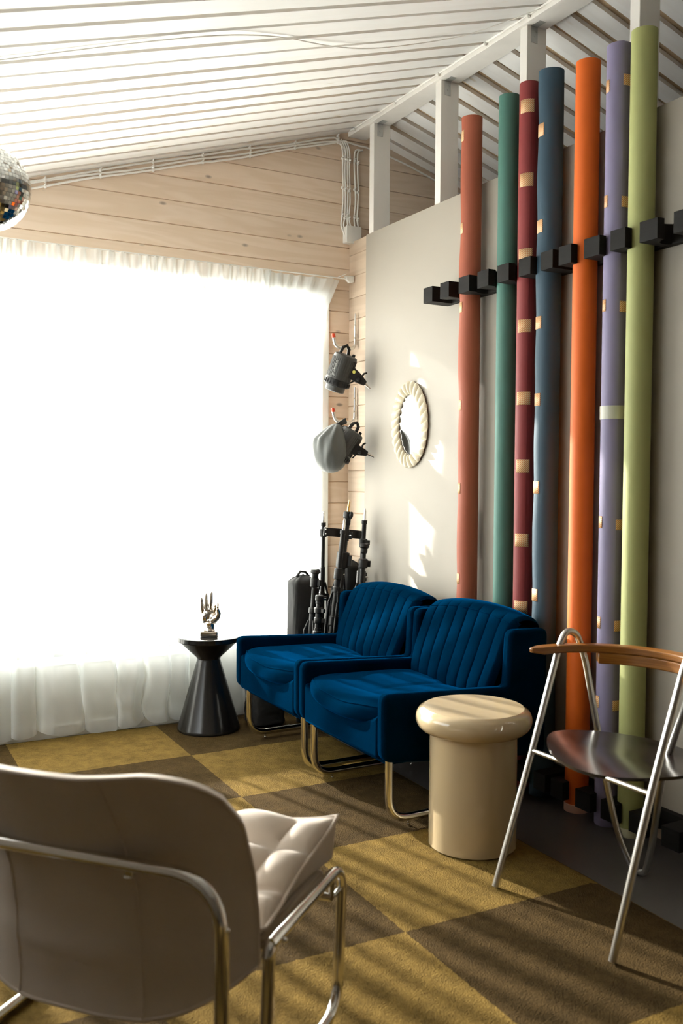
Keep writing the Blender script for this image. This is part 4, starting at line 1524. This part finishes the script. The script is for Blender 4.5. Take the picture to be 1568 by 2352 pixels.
lamp('studio_lamp', 'dark grey studio lamp head with bare front hanging from the upper hook', (2.350, 4.300, 1.795), False)
tc_, A_ = lamp('studio_lamp', 'dark grey studio lamp head under a grey nylon cover on the lower hook', (2.345, 4.290, 1.408), True)
mb = MB()
def bag(i, j):
    th = pi * i / 40
    ph = 2 * pi * j / 64
    wr = 0.010 * noise.noise((cos(ph) * 3, sin(ph) * 3, th * 1.0)) + 0.006 * sin(ph * 9 + th * 2) * sin(th) ** 0.5 * max(0, cos(th) + 0.6)
    r = 0.104 + wr
    x = r * sin(th) ** 0.85 * cos(ph)
    y = r * 0.92 * sin(th) ** 0.85 * sin(ph)
    z = 0.128 * cos(th)
    if z > 0.05:
        k = (z - 0.05) / 0.078
        x = x * (1 - 0.35 * k) + 0.030 * k
    return (x * 0.92 - 0.052, y - 0.005, z - 0.018)
mb.grid(41, 64, bag, closev=True)
mb.build('cover', M_grayfab, tc_, smooth=180, weld=True)
mb = MB()
mb.prism([(-0.035, 0.098), (0.035, 0.140), (0.044, 0.112), (-0.02, 0.085)], -0.02, 0.0, lambda u, v, w: (u - .01, w, v))
mb.build('strap', M_blackcloth, tc_, smooth=0, bevel=0.002)

# ------------------------------------------------------------------ light stands leaning in the corner
def stand(label, base, top, r, spigot, head, collars, legs=True, letters=None, name='light_stand'):
    b, tp = Vector(base), Vector(top)
    axis = (tp - b)
    Lh = axis.length
    q = axis.to_track_quat('Z', 'Y')
    t = thing(name, label, 'light stand', b, group='black light stands packed into the corner')
    R4 = q.to_matrix().to_4x4()
    def P(x, y, z):
        return R4 @ Vector((x, y, z))
    mb = MB()
    mb.tube([P(0, 0, 0.02), P(0, 0, Lh * 0.45)], r * 1.12, 16)
    mb.tube([P(0, 0, Lh * 0.45), P(0, 0, Lh * 0.74)], r * 0.95, 16)
    mb.tube([P(0, 0, Lh * 0.74), P(0, 0, Lh - 0.03)], r * 0.78, 16)
    mb.build('pole', M_blackp, t)
    for z_, rr_, hh in collars:
        mb = MB()
        mb.lathe([(r, -hh / 2), (rr_, -hh / 2 + 0.004), (rr_, hh / 2 - 0.004), (r, hh / 2)], 20, c=(0, 0, 0), mat=R4 @ Matrix.Translation((0, 0, z_)))
        mb.box((rr_ * 0.6, -0.008, -hh * 0.32), (rr_ + 0.014, 0.008, hh * 0.32), mat=R4 @ Matrix.Translation((0, 0, z_)) @ Matrix.Rotation(radians(-70 - 90 * (z_ * 7 % 1)), 4, 'Z'))
        c_ = mb.build('clamp_collar', M_blackp, t, smooth=35, bevel=0.001)
        mb = MB()
        a_ = radians(-130 + 60 * ((z_ * 13) % 1))
        mb.tube([P(rr_ * cos(a_), rr_ * sin(a_), z_), P((rr_ + 0.012) * cos(a_), (rr_ + 0.012) * sin(a_), z_)], 0.005, 12)
        mb.build('bolt', M_chrome, c_)
    mb = MB()
    if head == 'cast':
        mb.lathe([(r * 0.8, -0.035), (r * 0.95, -0.03), (r * 0.95, 0.0), (r * 1.2, 0.004), (r * 1.2, 0.03), (r * 0.9, 0.036)], 20, mat=R4 @ Matrix.Translation((0, 0, Lh - 0.065)))
        mb.tube([P(-r, -0.004, Lh - 0.045), P(-r - 0.018, -0.006, Lh - 0.045)], 0.005, 10)
        mb.ball((0, 0, 0), (0.006, 0.010, 0.018), 12, 8, mat=R4 @ Matrix.Translation((-r - 0.022, -0.006, Lh - 0.045)))
    elif head == 'knob':
        mb.lathe([(r * 0.7, -0.03), (r * 1.15, -0.02), (r * 1.15, 0.0), (r * 1.7, 0.008), (r * 1.5, 0.022), (0.004, 0.026)], 16, mat=R4 @ Matrix.Translation((0, 0, Lh - 0.03)))
        mb.ball((0, 0, 0), (0.020, 0.008, 0.006), 12, 8, mat=R4 @ Matrix.Translation((-0.012, -0.004, Lh - 0.008)))
    else:
        mb.lathe([(r * 0.8, -0.02), (r, -0.018), (r, 0.0)], 16, mat=R4 @ Matrix.Translation((0, 0, Lh - 0.03)))
    mb.build('stand_head', M_blackp, t, smooth=35)
    if spigot:
        mb = MB()
        mb.lathe([(0.0075, -0.03), (0.0078, 0.0), (0.0062, 0.012), (0.0062, 0.026), (0.0040, 0.028), (0.0040, 0.036)], 14, mat=R4 @ Matrix.Translation((0, 0, Lh - 0.005)))
        mb.build('spigot', M_brass if spigot == 'brass' else M_chrome, t)
    if legs:
        for k in range(3):
            a = 2 * pi * k / 3 + 0.9
            rr_ = r + 0.016
            mb = MB()
            mb.tube([P(rr_ * cos(a), rr_ * sin(a), 0.03), P(rr_ * cos(a), rr_ * sin(a), Lh * 0.60)], 0.0085, 12)
            mb.tube([P(rr_ * cos(a), rr_ * sin(a), Lh * 0.60), P(r * cos(a), r * sin(a), Lh * 0.66)], 0.006, 8)
            lg = mb.build('leg', M_blackp, t)
            mb = MB()
            mb.tube([P(rr_ * cos(a), rr_ * sin(a), 0.0), P(rr_ * cos(a), rr_ * sin(a), 0.035)], 0.011, 12)
            mb.build('foot_cap', M_blackcloth, lg)
    if letters:
        cu_ = bpy.data.curves.new('lettering', 'FONT')
        cu_.body = letters
        cu_.size = 0.022
        cu_.extrude = 0.0001
        to = bpy.data.objects.new('lettering_source', cu_)
        COL.objects.link(to)
        dg = bpy.context.evaluated_depsgraph_get()
        me = bpy.data.meshes.new_from_object(to.evaluated_get(dg))
        bpy.data.objects.remove(to)
        for v in me.vertices:
            al, ac = v.co.x, v.co.y
            a = radians(-125) + ac / 0.0105
            v.co = P((r + 0.0100) * cos(a) * 1.0 + 0.0, (r + 0.0100) * sin(a), Lh * 0.50 + al)
        obj('lettering', me, M_print, t)
    return t
stand('tallest black light stand in the corner with a brass spigot on top', (2.240, 4.250, 0.016), (2.360, 4.225, 1.090), 0.0200, 'brass', 'cast',
      ((0.80, 0.033, 0.085), (0.62, 0.026, 0.05), (0.93, 0.020, 0.06)), letters=None)
stand('slim black light stand nearest the curtain with a silver spigot', (2.262, 4.345, 0.016), (2.272, 4.340, 1.030), 0.0135, 'steel', 'plain',
      ((0.93, 0.020, 0.045), (0.60, 0.018, 0.03)))
stand('slim black light stand left of the tallest one with a silver spigot', (2.160, 4.135, 0.016), (2.288, 4.145, 1.000), 0.0160, 'steel', 'plain',
      ((0.74, 0.022, 0.06), (0.66, 0.020, 0.03), (0.50, 0.020, 0.05)), letters='Godox')
stand('black light stand nearest the panelled wall with a small black knob on top', (2.375, 4.200, 0.001), (2.445, 4.205, 1.045), 0.0155, 'steel', 'plain',
      ((0.90, 0.022, 0.04), (0.72, 0.024, 0.07), (0.60, 0.020, 0.03)))
stand('short black light stand with a winged knob in front of the bag', (2.060, 4.130, 0.016), (2.122, 4.135, 0.785), 0.0155, None, 'knob',
      ((0.70, 0.022, 0.05), (0.56, 0.020, 0.03), (0.40, 0.020, 0.03)))
stand('shortest black light stand, its grip head just behind the armchair wing', (2.060, 4.060, 0.016), (2.108, 4.062, 0.665), 0.0175, None, 'plain',
      ((0.63, 0.021, 0.03), (0.57, 0.022, 0.03), (0.52, 0.020, 0.03), (0.44, 0.022, 0.06)))
stand('black light stand half hidden between the tallest one and the panelled wall', (2.325, 4.115, 0.001), (2.400, 4.130, 0.905), 0.0160, None, 'knob',
      ((0.80, 0.024, 0.05), (0.66, 0.022, 0.05), (0.56, 0.022, 0.04)))
# horizontal arm clamped behind the stands
t = thing('boom_arm', 'flat black clamp bar lying across the tops of the leaning stands', 'clamp bar', (2.262, 4.255, 0.955))
mb = MB()
mb.box((-0.020, -0.008, -0.022), (0.190, 0.008, 0.022), mat=Matrix.Rotation(radians(-8), 4, 'Z') @ Matrix.Rotation(radians(6), 4, 'Y') @ Matrix.Translation((0, 0.030, 0)))
mb.build('bar', M_blackp, t, smooth=0, bevel=0.003)
mb = MB()
for z_ in (-0.010, 0.012):
    mb.ball((-0.008, 0.022, z_), (0.005, 0.004, 0.005), 10, 6)
mb.build('bolt', M_chrome, t)

# ------------------------------------------------------------------ black bags
def duffel(name, label, loc, size, seed, rz=0.0, flap=True):
    t = thing(name, label, 'bag', loc, rz)
    sx, sy, sz = size
    mb = MB()
    def fn(i, j):
        v = i / 40
        a = 2 * pi * j / 64
        ex = abs(cos(a)) ** 0.5 * (1 if cos(a) > 0 else -1)
        ey = abs(sin(a)) ** 0.5 * (1 if sin(a) > 0 else -1)
        k = 1.0
        if v < 0.06: k = (v / 0.06) ** 0.5
        if v > 0.95: k = max(0, (1 - v) / 0.05) ** 0.5
        w = 1 + 0.06 * noise.noise((cos(a) * 1.5 + seed, sin(a) * 1.5, v * 4)) + 0.03 * noise.noise((cos(a) * 5 + seed, sin(a) * 5, v * 12))
        return (sx * ex * k * w, sy * ey * k * w, 0.001 + sz * v + 0.01 * noise.noise((cos(a) * 2, sin(a) * 2, seed)) * (v > 0.9))
    mb.grid(41, 64, fn, closev=True)
    mb.build('bag_body', M_blackcloth, t, smooth=180, weld=True)
    if flap:
        mb = MB()
        mb.tube([(-sx * .5, 0, sz - .01), (-sx * .2, 0, sz + .018), (sx * .2, 0, sz + .014), (sx * .5, 0, sz - .01)], 0.007, 10)
        mb.build('carry_handle', M_blackcloth, t)
    return t
duffel('equipment_bag', 'tall black nylon bag standing behind the stands beside the curtain', (2.150, 4.335, 0.016), (0.072, 0.055, 0.715), 3)
duffel('equipment_bag', 'dark soft bag slumped deep in the corner against the panelled wall', (2.435, 4.360, 0.001), (0.050, 0.060, 0.80), 9, flap=False)
duffel('equipment_bag', 'low black bag on the rug under the corner armchair', (1.87, 4.190, 0.016), (0.085, 0.085, 0.215), 14, flap=False)
